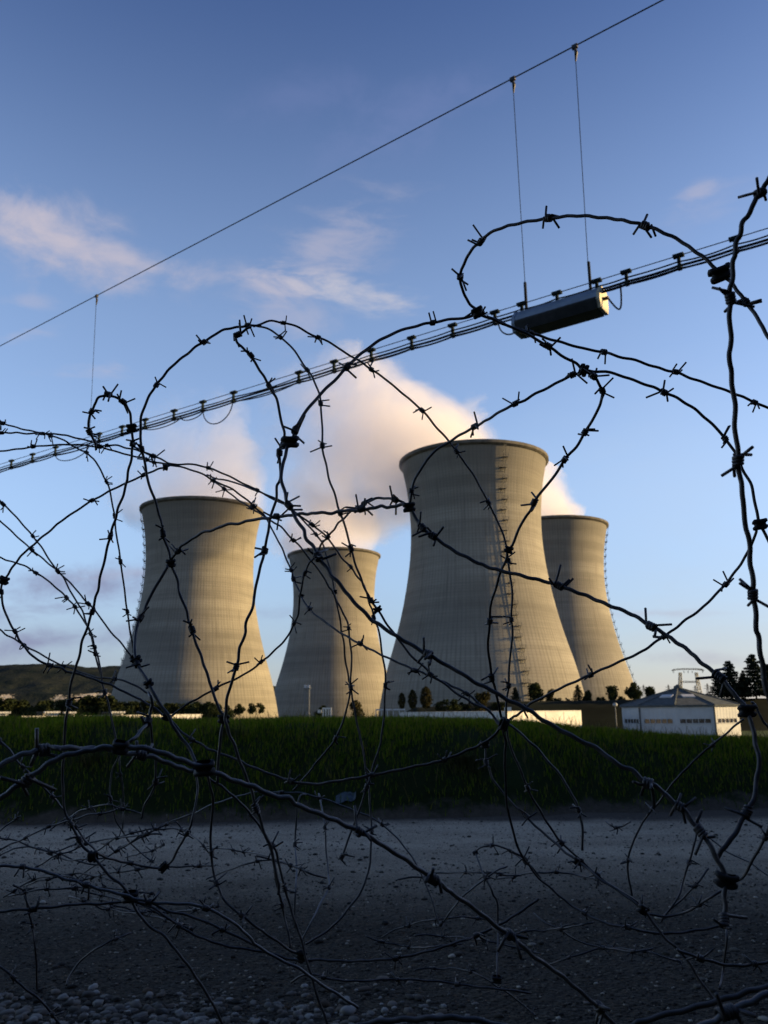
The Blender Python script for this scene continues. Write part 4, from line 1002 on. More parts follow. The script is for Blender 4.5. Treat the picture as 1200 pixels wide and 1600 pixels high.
def strand(label, w0, w1, pts, barbs=0, clips='', bow=0.0, kink=0.65):
    """pts: where the wire passes (picture columns and rows); w0,w1: its width there, which fixes its distance"""
    global NW
    NW += 1; g = random.Random(NW * 13 + 1)
    P = parse(pts) if isinstance(pts, str) else pts
    def go_on(a, b, turn):                            # a strand that leaves the picture curls on beyond it
        dx, dy = b[0] - a[0], b[1] - a[1]; l = math.hypot(dx, dy); th = math.atan2(dy, dx); p = b; r_ = []
        for i in range(7): th += turn; p = (p[0] + 55 * math.cos(th), p[1] + 55 * math.sin(th)); r_.append(p)
        return r_ if all(q[0] < -8 or q[0] > 1208 or q[1] > 1608 for q in r_) else []
    off = lambda p: p[0] < 0 or p[0] > 1200 or p[1] > 1600
    if off(P[-1]): P = list(P) + go_on(P[-2], P[-1], g.uniform(-0.12, 0.12))
    if off(P[0]): P = go_on(P[1], P[0], g.uniform(-0.12, 0.12))[::-1] + list(P)
    n = len(P); cum = [0.0]
    for i in range(1, n): cum.append(cum[-1] + math.hypot(P[i][0] - P[i - 1][0], P[i][1] - P[i - 1][1]))
    T = cum[-1]; ph = g.uniform(0, 6.28)
    def dep(s):
        u = s / T; w = w0 + (w1 - w0) * u
        return WD * F / w * (1 + bow * math.sin(math.pi * u) + 0.012 * math.sin(9 * u + ph))
    C = [at(x, y, dep(cum[i])) for i, (x, y) in enumerate(P)]
    Q = []
    for i in range(n - 1):                            # centripetal-like Catmull-Rom through the points
        p0, p1, p2, p3 = C[max(i - 1, 0)], C[i], C[i + 1], C[min(i + 2, n - 1)]
        k = 4 if cum[i + 1] - cum[i] < 30 else 6
        for j in range(k):
            u = j / k; u2, u3 = u * u, u * u * u
            Q.append((p1 * 2 + (p2 - p0) * u + (p0 * 2 - p1 * 5 + p2 * 4 - p3) * u2 + (p1 * 3 - p0 - p2 * 3 + p3) * u3) * 0.5)
    Q.append(C[-1])
    amp = kink * 0.0011
    if amp:
        f1, f2, p1, p2 = g.uniform(0.5, 0.8), g.uniform(0.9, 1.4), g.uniform(0, 6.28), g.uniform(0, 6.28)
        run = 0.0
        for i in range(1, len(Q) - 1):
            run += 1
            Q[i] = Q[i] + (rt * math.sin(run * f1 + p1) + up * math.sin(run * f2 + p2) + fwd * math.sin(run * f1 * 0.8 + p2)) * amp * 0.5
    mid = Q[len(Q) // 2]
    mb = MB(); mb.tube(Q, WD / 2, 7); root = mb.obj('barbed_wire', M['wirepale' if 'pale' in label.split(' sky')[0].split(' pair')[0] and 'across the pale' not in label else 'wire'], None, True, origin=mid)
    tag(root, label, 'barbed wire', 'strands of the barbed wire coils')
    def nearest(x, y):
        best, bi = 1e9, 0
        for i, q in enumerate(Q):
            a, b = px(q); d = (a - x) ** 2 + (b - y) ** 2
            if d < best: best, bi = d, i
        return bi
    def put(me, nm, i, roll, s=1.0):
        t = Q[min(i + 1, len(Q) - 1)] - Q[max(i - 1, 0)]
        o = link(nm, me, root); o.matrix_local = frame(Q[i] - mid, t, roll, s)
    if isinstance(barbs, (int, float)):
        spots = []
        if barbs > 0:
            L = 0.0; nxt = barbs * g.uniform(0.3, 0.8)
            for i in range(1, len(Q)):
                a, b = px(Q[i]), px(Q[i - 1]); L += math.hypot(a[0] - b[0], a[1] - b[1])
                if L > nxt:
                    if -30 < a[0] < 1230 and a[1] < 1630: spots.append(i)
                    nxt += barbs * g.uniform(0.75, 1.25)
    else: spots = [nearest(*p) for p in parse(barbs)]
    for i in spots: put(BARBS[g.randrange(16)], 'barb', i, g.uniform(0, 6.28), g.uniform(0.9, 1.15))
    for p in parse(clips) if clips else []:
        i = nearest(p[0], p[1]); t = Q[min(i + 1, len(Q) - 1)] - Q[max(i - 1, 0)]
        s = p[2] if len(p) > 2 else 1.0
        # lay the strap across the view, so both wires pass through it
        t.normalize(); y = rt * math.cos(R(p[3] if len(p) > 3 else 0)) + up * math.sin(R(p[3] if len(p) > 3 else 0)); y = (y - t * y.dot(t) * 0.5).normalized(); x = (y.cross(fwd)).normalized(); z = x.cross(y)
        o = link('clip', CLIPS[g.randrange(4)], root); pos = Q[i] - mid
        o.matrix_local = Matrix(((x.x * s, y.x * s, z.x * s, pos.x), (x.y * s, y.y * s, z.y * s, pos.y), (x.z * s, y.z * s, z.z * s, pos.z), (0, 0, 0, 1)))
    return root

# -- upper right
strand('thick wire arching over the hanging lamp and running down off the right edge', 7.5, 4.6, '1222,560 1200,525 1183,497 1167,472 1150,453 1137,435 1117,419 1096,400 1067,379 1033,362 1008,352 975,345 942,340 900,337.5 858,341 817,348 783,356 762,367 751,377 740,387 729,404 721,421 720,442 725,460 735,475 746,486', '1166,471 1008,354 857,341 750,378 720,432', '1133,425,1.45,14')
strand('wire from left of the lamp through the sky clip to the thick vertical wire', 4.6, 5.2, '740,482 747,488 763,497 780,503 800,512 820,520 855,540 877,555 900,568 912,578 923,580 947,581 973,588 1007,600 1037,612 1067,627 1093,645 1117,667 1133,685 1150,708 1158,727 1170,750 1177,770 1182,797 1186,815 1196,835 1206,856', '748,489 856,540 1036,612 1133,684', '745,492,1.2,15 911,579,1.0,70 1187,818,1.3,0')
strand('wavy wire falling from below the lamp across the sky to the right edge', 4.6, 4.4, '760,494 780,502 800,511 823,518 843,525 867,532 890,538 917,546 943,550 967,557 993,563 1020,572 1040,578 1060,583 1083,592 1107,600 1133,610 1153,617 1173,625 1200,638 1220,648', '826,519 945,552 1056,582 1176,627')
strand('thickest vertical wire down the right edge', 7.6, 8.4, '1208,268 1200,283 1190.6,297 1183,308 1173,328 1162.5,345 1158,356 1155,370 1150,384 1147,400 1146,414 1144,434 1141,453 1141,469 1140,493 1142,533 1140,567 1145,600 1148,640 1150,683 1153,710 1155,737 1160,767 1162,800 1167,827 1172,863 1175,900 1178,933 1180,955 1182,980 1185,996 1187,1012 1190,1033 1194,1058 1199,1085 1212,1130', '1188,301 1141,466 1153,716 1176,928')
strand('wire climbing from the sky clip down along the sunlit right side of the nearest tower', 4.8, 3.8, '908,576 927,587 935,600 942,613 938,630 928,652 915,675 900,698 883,718 867,743 850,763 835,785 827,800 819,812 807,835 798.5,855 793,862 791,873 784,890 775.5,916 768,939 765,970 762.6,1005 764.6,1031 768,1058 772,1069 776,1090 781,1108 784,1125 786,1142 790.6,1158 788.5,1177 789.6,1208 790.6,1246 796,1275 802,1302 812.5,1331 823,1348', '926,588 937,611 914,674 885,717 834,787 767,970 768,1059', '793,858,0.95,-4')
# -- centre
strand('long heavy wire from beside the lamp sweeping down through the centre to the lower right', 4.6, 8.2, '742,490 733,496 710,498 677,504 647,510 620,519 597,530 577,542 560,557 542,573 527,590 510,607 490,627 475,648 463,668 457,684 450,697 445,713 442,727 440,752 445,769 448,781 451,790 459,802 465,815 474,827 478,840 487.5,852 493,862 499,872 508,885 517,898 529,910 540,926 552,938 567,955 581,969 596,978 615,992 629,999 646,1010 665,1021 679,1027 698,1041 715,1048 733,1060 750,1071 767,1077 781,1087 798,1096 817,1104 829,1112 857,1130 883,1145 910,1158 940,1175 967,1195 987,1204 1008,1221 1025,1229 1040,1242 1054,1254 1069,1267 1083,1285 1098,1304 1110,1323 1121,1342 1129,1360 1135,1375 1131,1400 1133,1420 1132,1440', '677,503 541,573 460,672 452,790 496,869 668,1022 1010,1222 1060,1262 1090,1297 1132,1436', '450,687,1.25,10 1140,1376,1.05,-5')
strand('big arc rising from the left clip to the top curl, foot before the left tower', 4.0, 4.8, '408,508 404,508 387.5,509 375,511 358,513 344,518 327,529 310,539 294,552 277,565 262,580 250,594 240,609 229,626 222,647 220,661 219,680 222,701 226,724 233,757 242,782 249,805 252,818 255,833 259,850 265,866 269,885 277,908 280,925 289.5,949 294,967 300,983 304,1000 312.5,1019 317,1037 325,1054 329,1073 336,1090 344,1110 349,1124 344,1158 342,1177 340,1223', '388,509 318,535 246,602 222,702 255,833 299,981', '266,878,1.05,-5 349,1122,1.1,0')
strand('wavy wire from the top curl through the central clip past the left tower right side', 4.2, 5.2, '392,510 387,513 375,522 368,526 370,534 381,545 391,555 398,565 408,582 417,597 424,609 432,624 437,645 442,667 444,681 438,701 437,723 438,748 433,760 431,781 424,804 420,825 416,844 413.5,865 407,883 402,908 397,935 394,950 385,973 383,990 375,1010 373,1031 367,1046 362.5,1067 354,1094 353,1112 352,1124 353,1130 358,1146 367,1165 371,1181 381,1202 387.5,1223 395,1240 400,1262 406,1279 412,1298 421,1317 425,1333 429,1350 431,1367 436,1385 435,1398', '372,523 390,555 420,602 439,707 415,862 368,1043 400,1261')
strand('wire from the top curl falling right across the steam to the nearest tower ladder', 3.4, 3.8, '396,510 404,508 417,502 431,502 443,505 460,508 477,518 497,527 517,536 533,547 550,557 567,568 580,577 597,588 613,602 630,615 647,630 663,645 680,665 700,688 713,705 730,728 747,755 763,785 775.5,812 787,835 791,856 793,870 797,896 800,924 799,962 801,985 798,1014 796,1042 794,1074 792,1092 791,1119 792,1146 798,1167 806,1187 814.6,1208 823,1227 831,1246 844,1267 854,1283 867,1304 877,1317 894,1331 910,1347 933,1367 960,1387 987,1403 1010,1423', '443,504 496,528 579,576 661,643 713,706 764,786 792,875 800,965 794,1072 827,1230 877,1317 932,1366')
strand('inner wire from the top curl dropping over the back tower to the low white building', 3.2, 4.2, '398,509 410,511 425,517 438,527 453,540 467,558 480,578 490,593 498,613 501,630 503,657 504,697 508,720 515,750 523,773 530,797 536.5,815 543,835 548,856 553,873 560,894 567,912 575,929 580,939 586,947 593,957 604,974 614.6,989 625,1001 637,1019 652,1033 667,1046 673,1054 690,1065 706,1078 725,1090 737,1098 760,1108 771,1119 779,1129 788,1133 798,1133 814.6,1148 829,1160 842,1173 860,1194 873,1208 885,1227 896,1246 904,1265 908,1283 910,1304 910,1329', '438,526 480,578 501,628 504,697 533,801 548,857 579,938 673,1055 905,1266', '586,955,0.9,10')
strand('dark wire crossing the left tower and sweeping right to the large dark clip', 4.4, 7.8, '266,880 267,873 278,861 285,852 300,842 317,832 333,828 352,820 373,818 392,812.5 417,810 431,807 450,806 469,803 483,803 498,801 517,802 535,798 554,798 567,796 579,795 594,791 608,793 621,790 633,788 640,792 647.5,807 660.5,824 681,841 701,855.5 724,868 747,880 775.5,890 804,897 833,904 867,913 899,924.5 933,938 967,952 993,963 1017,978 1040,992 1067,1010 1090,1030 1117,1052 1137,1071 1150,1088 1165,1106 1172,1123 1177,1144 1181,1163 1184,1175 1185,1202 1181,1233 1171,1262 1158,1285 1144,1308 1125,1333 1119,1342', '278,860 430,807 565,796 660,823 675,838 871,914 1019,979 1121,1055 1169,1266', '639,791,1.0,-10 1174,1107,1.1,0')
strand('short upper branch of the knot left of the nearest tower', 4.2, 4.2, '554,801 563,793 571,786 583,780 596,778 604,779 617,780 629,785 640,791', '569,787 617,780')
strand('pale wire curving up the shaded face of the nearest tower to the sky clip', 4.2, 4.6, '639,791 642,781 643,763.5 652,743 666,720 680.6,704.6 703.6,689 724,677 741,667 755,660 767,652 797,635 820,625 843,612 867,600 890,588 903,583 912,579', '644,769 742,666 801,634 893,588')
# -- left
strand('small tight curl at left whose wire then runs down past the left tower', 4.0, 4.6, '150,703 148,690 144,682 138.5,672 138.5,661 141,649 144,640 149,630 154,622 162.5,617.5 170,617 181,621 192,627 198,636 204,647 205,661 206,678 208,690 206,705 205,717.5 201,734 199,749 195,761 192,778 185,792.5 181,807 176,823 172,842 166,860 161.5,883 157,900 154,919 149,933 146,952 140,967 135,985 129,1000 125,1020 119,1039 113.5,1060 109,1081 107,1098 104,1119 102,1140 100,1160 99,1187 98,1219 99,1249 102,1269 108,1283 119,1302 129,1321 142,1335 154,1348 171,1367 187.5,1381 200,1396 213,1420 233,1447 257,1463 277,1487 297,1513 317,1543 337,1577 350,1602', '140,674 144,642 168,617 192,627 208,692 172,838 144,957 107,1097 108,1289 121,1310', '212,668,1.15,5 146,1336,1.2,-70 201,1405,1.4,-15')
strand('thin wire from the left edge looping over and dropping left of the left tower', 2.6, 2.9, '-20,659 0,661 12.5,664 31,669.6 52,674 67,677 83,682 96,686 112.5,696 125,703 135,707 146,717.5 156,732 164.6,749 171,765 176,788 179,807 181,827 185,854 188.5,877 192,904 196,933 199,956 202,979 206,998 208,1020', '2,660 80,681 136,708 166,752 178,806 188,877 199,956')
strand('upper thin wire from the left edge crossing the left tower top to the back tower', 2.7, 3.2, '-20,676 2,676 12.5,676.5 25,676 42,677.5 62.5,677 79,678 96,679 110,682 125,686 144,690 156,697 175,704 194,709 208,713 223,715 235,721 258,725 279,729 298,734 319,742 333,751 350,758 367,767 383,779 400,794 412,804 415,808 429,817 442,826 458,844 471,856 483,873 492,883 502,896 512.5,915 519,923 527,947 531,966 533,985 536.5,999 538.5,1022 542,1045 545,1062 547,1072 544,1099 537.5,1122 525,1153 510,1173 496,1190 483,1206 471,1221 458,1235', '3,676 68,677 229,717 242,722 335,751 394,790 458,844 547,1072 525,1152')
strand('lower thin wire from the left edge arching over the left tower onto the gravel', 2.6, 3.4, '-20,707 0,705 17,703 33,701 52,698 73,696 98,695 117,694.6 135,696 154,698 171,695.6 183,696 198,700 212.5,703 225,707 240,712 250,717 262.5,723 275,726 289.6,725 310,727 325,731 342,737 360,745 379,755 402,766 421,775 448,788 458,798 469,806 487.5,820 500,829 512.5,842 525,858 535,873 548,886 558,900 567,912 573,927 577,942 581,953 585,968 590,980 594,999 597,1020 601,1045 602,1070 601,1097 599,1128 596,1153 594,1163 585,1192 575,1223 567,1250 558,1275 548,1300 540,1325 533,1340', '53,698 155,698 168,700 239,712 324,731 402,766 488,821 548,886 585,965 602,1069 573,1226 533,1338', '155,698,0.9,0')
strand('middle thin wire over the left tower rim that falls through the tower at the back', 2.7, 3.6, '323,742 335,747 350,750 367,754 387.5,762 404,768 421,777 448,790 458,800 469,808 479,819 494,835 502,846 508,862 512.5,879 517,896 521,912 525,937 533,951 542,970 545,985 547,1003 549,1024 549,1049 547.5,1070 550,1087 554,1107 557,1128 562.5,1148 567,1172 571,1198 575,1219 577,1244 579,1267 580,1292 580,1321 578,1348 573,1369 567,1387 550,1413 530,1437 507,1458 477,1475', '494,836 543,983 548,1072 574,1219 579,1296', '519,922,0.8,0')
strand('wire from the left tower rim running down right to the junction above the gravel', 2.6, 4.0, '333,751 350,764 367,777 383,788 400,799 412,806 421,819 433,842 442,860 450,879 456,894 460,908 466,921 471,931 475,941 483,951 494,962 512.5,975 529,987 546,997 562.5,1006 581,1016 600,1025 621,1035 644,1045 660,1051 673,1057 692,1065 708,1073 729,1083 744,1096 758,1106 769,1117 779,1131 785,1140', '352,766 395,794 456,889 460,905 484,951 563,1006 646,1046 729,1083', '470,930,0.8,-30')
strand('thin wire from the knot before the back tower down left over the left tower foot', 3.2, 3.4, '567,788 556,794 546,801 537.5,810 527,819 521,829 512.5,838 504,848 498,858 490,873 483,879 477,894 472,912 469,931 466,957 460,974 452,989 444,1002 431,1014 419,1026 408,1034 390,1049 369,1060 346,1071 329,1080 312,1090 296,1098 279,1110 267,1120', '512,838 477,894 461,973 408,1034 338,1076')
strand('upper of two straight thin wires sloping from the left edge down across the hill', 2.4, 3.0, '-12,770 2,785 10,792 21,803 33,817 46,831 56,844 67,858 79,877 90,892 100,904 110,923 121,942 129,956 135,973 140,983 144,996 148,1010 153,1025 157,1048 160,1067 163.5,1081 167,1092 171,1106 175,1127 179,1146 181,1156', '4,787 52,838 91,893 148,1010 163,1081')
strand('lower of two straight thin wires sloping from the left edge, ending at the tower edge', 2.4, 2.8, '-12,803 0,813.5 17,829 31,843 50,859 65,871 77,882 92,894 106,907 117,919 127,931 137.5,943 150,956 162.5,973 177,992 190,1006 202,1021 207,1027', '51,860 136,942', '207,1028,0.8,30')
strand('thin bowed wire from the left edge joining the sloping pair above the hill', 2.4, 2.9, '-12,868 0,871 12.5,876 27,880 42,886 56,895 71,904 83,914.6 96,925 106,936 117,948 125,960 133,973 141,990 146,1008 152,1035 155,1048 159,1062', '55,895 104,935 119,949 142,990 150,1022')
strand('wide thin half circle at far left, passing the hill and sagging over the grass', 3.2, 4.4, '267,727 254,731 242,735 225,742 202,753 183,761 165,771 144,782 121,797 100,811 87.5,821 71,835 56,848 44,858 33,869 23,881 15,894 8,904 2,917 3,933 6,952 12.5,967 21,983 27,994 35,1006 46,1021 60,1031 77,1040 94,1043 104,1049 125,1054 146,1061 162.5,1067 179,1073 196,1082 215,1091 231,1100 246,1110 260,1121 271,1129 281,1142 292,1150 308,1160 323,1169 335,1174 350,1180 369,1186 383,1194 400,1201 421,1209 439.6,1216 450,1219 471,1224 496,1225 523,1221 544,1218 575,1212 600,1208 627,1202 654,1197 675,1192 690,1188.5 708,1182 729,1173 746,1166 758,1159 773,1148 781,1138 788,1130', '227,741 143,783 3,925 24,987 75,1040 300,1155 456,1221 582,1212 695,1187', '257,728,0.95,80 7,908,1.3,-10 261,1122,1.1,-20 788,1132,1.1,60')
strand('short thin wire at far left edge running into the wide circle', 2.4, 3.0, '-15,975 0,984 12,993 25,1000 37.5,1008 52,1016 71,1026 90,1037 108,1043 125,1050 146,1057 165,1060 183,1061 200,1066 218,1075 231,1083', '36,1007 101,1039 178,1061')
strand('wire rising from the bank crest junction across the pale sky to the right edge clip', 4.0, 4.4, '780,1138 787.5,1129 800,1122 808,1117 817,1110 833,1097 857,1085 887,1070 910,1060 927,1052 950,1042 977,1030 1000,1020 1017,1008 1037,995 1053,983 1073,968 1093,953 1113,935 1133,913 1150,892 1163,872 1175,850 1182,827', '820,1108 921,1054 1034,997 1134,911', '785,1126,0.9,50')
strand('dark wire bowing down the shaded edge of the left tower from its clip', 4.6, 5.6, '262.5,885 250,904 239.6,925 229,944 225,954 218,970 211.5,994 210,1020 217,1042 229,1062 239.6,1083 252,1102 262,1117 269,1131 279,1146 289.6,1162 300,1177 308,1194', '222,965 215,1040', '207,1030,0.85,20 217,1072,0.85,25')
strand('short pale twisted wire before the left tower foot, curling down to the thick pair', 5.2, 5.6, '231,1083 236,1088 237.5,1100 236,1110 231,1127 221,1142 208,1155 198,1162 188,1167', '232,1126')
strand('thin faint wire dropping from the pale twisted wire onto the gravel', 4.0, 3.6, '235,1128 238.5,1162 243,1187 243,1221 235,1242 225,1262 221,1279', '243,1224')
# -- lower left
strand('pale thick wire at lower left, upper of the crossing pair', 9.5, 7.6, '-20,1206 0,1196 21,1185 42,1177 58,1173 77,1170 100,1168 125,1170 146,1170 165,1170 187,1173 200,1177 221,1179 242,1184 262.5,1192 279,1198 296,1204 312,1205', '67,1172 222,1179')
strand('long pale thick wire from the lower left edge running diagonally to the bottom right', 9.5, 6.0, '-20,1262 0,1248 17,1235 37.5,1223 54,1209 75,1194 96,1183 117,1177 142,1173 162.5,1168 187.5,1167 210,1168 237.5,1172 262.5,1180 283,1187.5 304,1195 323,1203 350,1212.5 371,1222 387.5,1227 408,1234 429,1244 450,1247 462.5,1257 483,1264.6 504,1274 527,1283 546,1292 562.5,1300 583,1310 604,1325 629,1340 650,1354 671,1369 696,1387.5 710,1397 743,1422 777,1447 800,1465 833,1493 867,1517 900,1543 930,1570 962,1602', '42,1219 560,1299 674,1370 793,1460 934,1573', '186,1169,0.9,0 318,1206,1.0,-10')
strand('dim wire from the left edge crossing behind the thick pale pair', 3.26, 3.40, '-10,1148 0,1157 10,1167 23,1183 35,1198 50,1212.5 65,1227 85,1248 92,1256 100,1267 108,1281 121,1296 133,1312.5 146,1326 150,1332', 70)
strand('dark wire hanging from the big lower left clip, bending round to its lower clip', 3.70, 3.85, '304,1200 306,1208 309,1227 307,1244 304,1265 300,1283 294,1298 285,1315 277,1329 267,1346 256,1355 235,1356 219,1352 200,1348 183,1345 169,1341 154,1334 146,1330', '294,1304 205,1350', '256,1356,1.1,35')
strand('dark crooked wire dropping from the big lower left clip straight down', 4.00, 4.14, '323,1206 329,1231 333,1244 331,1275 330,1296 329,1317 330,1337 333,1358 338,1379 346,1399 350,1405 367,1423 377,1430 400,1447 427,1467 457,1487 475,1492', '330,1330 338,1378 376,1430', '470,1490,1.2,-10')
strand('wire from the big lower left clip curving to the dark double strand', 4.00, 4.44, '323,1208 327,1217 346,1229 364.6,1244 379,1258 394,1275 408,1294 419,1312 431,1329 435,1350 443,1377 448,1400 458,1430 470,1467 477,1493 487,1527 497,1560 512,1602', '424,1322 447,1390')
strand('left of the dark double strand at bottom centre left', 3.85, 3.85, '388,1272 400,1283 417,1313 425,1333 430,1367 437,1400 443,1427 450,1457 453,1482', '441,1413')
strand('faint pale wire wandering from the left tufts over the crest of the long diagonal', 2.66, 2.96, '306,1270 329,1258 354,1250 381,1242 402,1237.5 429,1238.5 450,1238.5 475,1239.6 492,1245 504,1248 525,1255 546,1263.5 567,1272 587.5,1281 606,1296 621,1310 635,1327 648,1346 660,1369 671,1396 683,1435 690,1443 707,1420 727,1397 753,1377 777,1360 793,1353', '441,1238 499,1246 599,1290 690,1443 757,1374')
strand('pale bent wire standing up from the gravel left of centre', 2.81, 3.11, '478,1242 470,1242 465,1257 463,1277 461,1313 463,1350 462,1390 460,1427 461,1450', '461,1317')
strand('thin dark upright wire just right of the pale bent one', 2.52, 2.96, '498,1240 505,1273 508,1300 510,1333 513,1367 515,1383 507,1400 493,1427 480,1453 472,1470', '507,1294 514,1385')
strand('thin loose wire hanging left of the pebbles, first of the two below the pale pair', 2.66, 2.52, '187,1179 185,1183 177,1200 173,1217 172,1242 176,1260 181,1281 192,1300 204,1317 223,1335 240,1348', '173,1248 238,1347')
strand('thin straight wire beside it, second of the two below the pale pair', 2.52, 2.37, '186,1175 187,1200 190.6,1221 193,1252 192,1283 191,1300', 60)
strand('crinkled pale wire across the lower left edge to the dark clip', 4.74, 4.59, '-20,1352 0,1353 21,1354 40,1355 60,1359 79,1365 98,1372 119,1377 135,1383 154,1388.5 177,1394 200,1400 213,1405 240,1410 267,1412 293,1413 320,1418 347,1430 370,1447 393,1467 400,1477 433,1497 467,1513 500,1537 533,1557 560,1575', '37,1357 135,1384 318,1417 236,1411')
strand('straight wire from the left edge to the dark clip over the pebbles', 4.00, 4.14, '-15,1427 0,1425 21,1422 52,1420 83,1417 115,1413.5 146,1412.5 177,1411 198,1408 230,1412 243,1413 267,1425 293,1430 320,1440 347,1452 373,1465 400,1477', '52,1419 348,1452')
strand('lowest wire fanning right from the dark clip over the pebbles', 3.85, 4.00, '205,1408 243,1420 267,1438 290,1453 320,1467 353,1478 400,1485 430,1492 462,1500 507,1500 550,1502 587,1500 633,1495 673,1485 707,1475 743,1462 780,1445 800,1433 820,1420 842,1404', '277,1446 470,1497 618,1496 746,1461')
strand('thin curved wire at the bottom left corner', 3.70, 3.70, '-10,1502 0,1510 20,1527 43,1547 70,1570 95,1602', 80)
strand('thin upright wire near the left edge over the pebbles', 3.11, 2.96, '20,1382 37,1393 43,1417 50,1447 55,1480 57,1520 58,1545', '37,1393 53,1446')
strand('thin wire climbing right over the pebble drift', 3.11, 3.11, '104,1540 110,1523 127,1500 150,1483 180,1467 205,1458', '182,1466')
strand('tangled wire on the gravel at left, upper one', 2.37, 2.52, '-10,1312 0,1310 21,1312 40,1320 54,1325 79,1331 98,1336 117,1344 140,1350 165,1352', '12,1309 79,1330')
strand('tangled wire on the gravel at left, arched one', 2.52, 2.37, '-6,1340 0,1337 12.5,1330 27,1325 46,1323.5 60,1326 85,1331 100,1326 115,1320 130,1312 150,1300', '61,1327 118,1318')
strand('tangled wire slanting up right towards the crossing of three faint wires', 2.37, 2.52, '110,1378 125,1369 146,1354 167,1340 187.5,1325 208,1314.6 229,1304 250,1293 271,1282 300,1272', '187,1326 214,1288 262,1286')
strand('short bristly wire on the gravel slanting down from the left edge', 2.52, 2.37, '-8,1302 0,1298 17,1285 32,1275', 40)
strand('thin wire on the gravel from below the bank crossing to the dark crooked wire', 2.22, 2.37, '262,1288 275,1284 285,1296 300,1305 314,1317 327,1334', '314,1325')
strand('thin level wire on the gravel right of the dark crooked wire', 2.22, 2.52, '318,1327 333,1325 358,1327 381,1331 408,1335 421,1338', '366,1311 382,1332')
strand('thin wire bowing below the level one on the gravel', 2.37, 2.52, '322,1374 344,1364.6 367,1356 387.5,1349 417,1344 440,1342', '402,1347')
strand('small bristly wire left of the lower clip', 2.37, 2.37, '196,1340 210,1336 221,1333 238,1329 255,1320', '240,1329 292,1344')
strand('low dim wire among the stones left of centre', 3.11, 3.26, '400,1337 430,1345 465,1355 482,1364 510,1372', '452,1356 468,1361')
strand('dim wire sweeping under the dark double strand along the ground', 3.40, 3.40, '455,1535 480,1522 520,1530 560,1533 620,1530 680,1533 730,1540 780,1545 830,1552', '508,1532 620,1530 715,1546')
# -- lower right
strand('wire curving from under the junction down the middle right to the lower dark knot', 3.55, 4.59, '756,1158 759,1169 759,1190 764.6,1202 771,1219 783,1235 796,1250 817,1271 833,1287 850,1302 867,1317 883,1331 898,1342 919,1358 940,1375 973,1397 1000,1417 1020,1440 1040,1467 1067,1490 1090,1527 1113,1557 1130,1582', '759,1189 819,1274 901,1344 1005,1418', '758,1163,1.2,5 1002,1420,1.3,-30 865,1391,1.0,-20')
strand('bluish wire rising from the gravel past the pavilion foot', 3.40, 3.11, '1162,1124 1154,1129 1137.5,1144 1117,1160 1100,1175 1083,1190 1069,1204 1056,1219 1042,1235 1029,1254 1017,1267 1004,1285 992,1310 983,1333 981,1354 983,1377 987.5,1400', '1112,1163 1018,1264 983,1345')
strand('dark wire curving up right from the lower right clip', 4.44, 4.74, '1132,1376 1145,1376 1158,1373 1171,1354 1183,1331 1194,1312 1200,1296 1212,1262', '1196,1308')
strand('short wire bending off the large dark clip to the right edge', 4.00, 4.14, '1174,1098 1179,1100 1185,1112 1192,1127 1200,1136 1214,1148', 0)
strand('wire from the lower right clip sloping down left along the gravel', 4.00, 3.70, '1133,1390 1113,1400 1093,1413 1067,1427 1040,1432 1010,1428', '1091,1413')
strand('second wire below it ending at the small knot', 3.85, 3.55, '1128,1440 1123,1447 1093,1453 1053,1458 1013,1457 987,1450 947,1443 913,1427 890,1413 867,1393 840,1370 820,1343 800,1330', '820,1344 912,1425 983,1448')
strand('thin dark wire leaning from the heavy wire to the gravel at right', 3.11, 3.11, '1088,1298 1087,1310 1083,1327 1073,1357 1067,1380 1060,1400 1040,1430 1033,1440', 90)
strand('thin wire crossing it from upper right', 3.11, 3.11, '1107,1357 1087,1383 1063,1407 1037,1430', '1085,1383')
strand('hair thin wire running down right over the pale track to the right edge', 2.52, 2.66, '1098,1300 1110,1310 1140,1333 1170,1347 1200,1368 1214,1377', 0)
strand('bent wire arch on the gravel below the low white building', 2.81, 2.96, '742,1331 752,1324 767,1321 781,1322 796,1329 808,1337 821,1347 832,1356 845,1372', '766,1322 795,1329 822,1348')
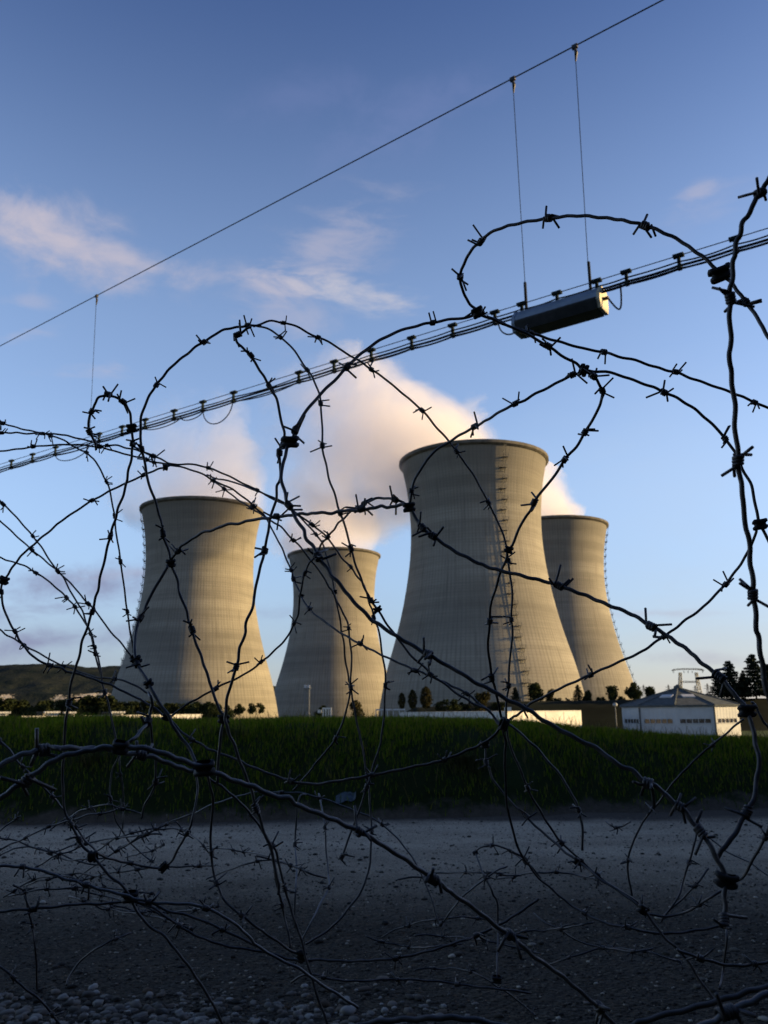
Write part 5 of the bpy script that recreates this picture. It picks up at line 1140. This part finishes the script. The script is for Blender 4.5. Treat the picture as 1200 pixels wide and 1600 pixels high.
strand('wire hanging from that arch down the gravel', 2.96, 3.26, '742,1329 748,1348 756,1367 764.6,1383 771,1398 777,1413 778,1453 777,1500 776,1530', '759,1372', '742,1331,0.7,20 768,1560,1.2,0')
strand('loose barb ended scrap of wire at right centre of the track', 2.66, 2.66, '946,1283 955,1290 962,1293 975,1290 985,1284', '962,1292')
strand('thick out of focus wire across the bottom right corner, upper one', 9.0, 8.6, '985,1604 1000,1597 1047,1583 1093,1573 1133,1560 1167,1550 1200,1543 1216,1540', 0)
strand('thick pale wire across the bottom right corner, lower one', 10.5, 10.0, '1085,1610 1110,1597 1137,1583 1167,1567 1200,1553 1218,1546', '1136,1583')
strand('wire sagging at the lower right edge above the thick pair', 4.74, 4.74, '1057,1483 1093,1497 1133,1507 1167,1508 1200,1503 1215,1499', 90)
strand('thin wire standing on the gravel under the lower right knot', 3.70, 3.85, '1132,1432 1133,1445 1135,1467 1130,1517 1124,1545', 0)
strand('dark thick wire grazing the bottom edge at centre', 9.0, 9.0, '540,1608 583,1598 633,1593 683,1590 733,1593 790,1604', 0)
tg = random.Random(5)
for i in range(13):                                   # the low tangle on the gravel at left: nobody could tell these apart
    x0, y0 = tg.uniform(-20, 150), tg.uniform(1295, 1420); L_ = tg.uniform(120, 240); sl = tg.uniform(-0.35, 0.35); bow_ = tg.uniform(-30, 30)
    strand('fine dim barbed strand in the dense tangle low on the gravel at left', 2.5, 2.7, [(x0 + L_ * u / 9, y0 + sl * L_ * u / 9 - bow_ * math.sin(math.pi * u / 9) + tg.uniform(-2, 2)) for u in range(10)], 42)
for i in range(9):
    x0, y0 = tg.uniform(560, 860), tg.uniform(1370, 1520); L_ = tg.uniform(140, 260); sl = tg.uniform(-0.3, 0.4); bow_ = tg.uniform(-36, 36)
    strand('fine dim barbed strand half lost against the dark gravel at lower right centre', 2.6, 2.8, [(x0 + L_ * u / 9, y0 + sl * L_ * u / 9 - bow_ * math.sin(math.pi * u / 9) + tg.uniform(-2, 2)) for u in range(10)], 60)
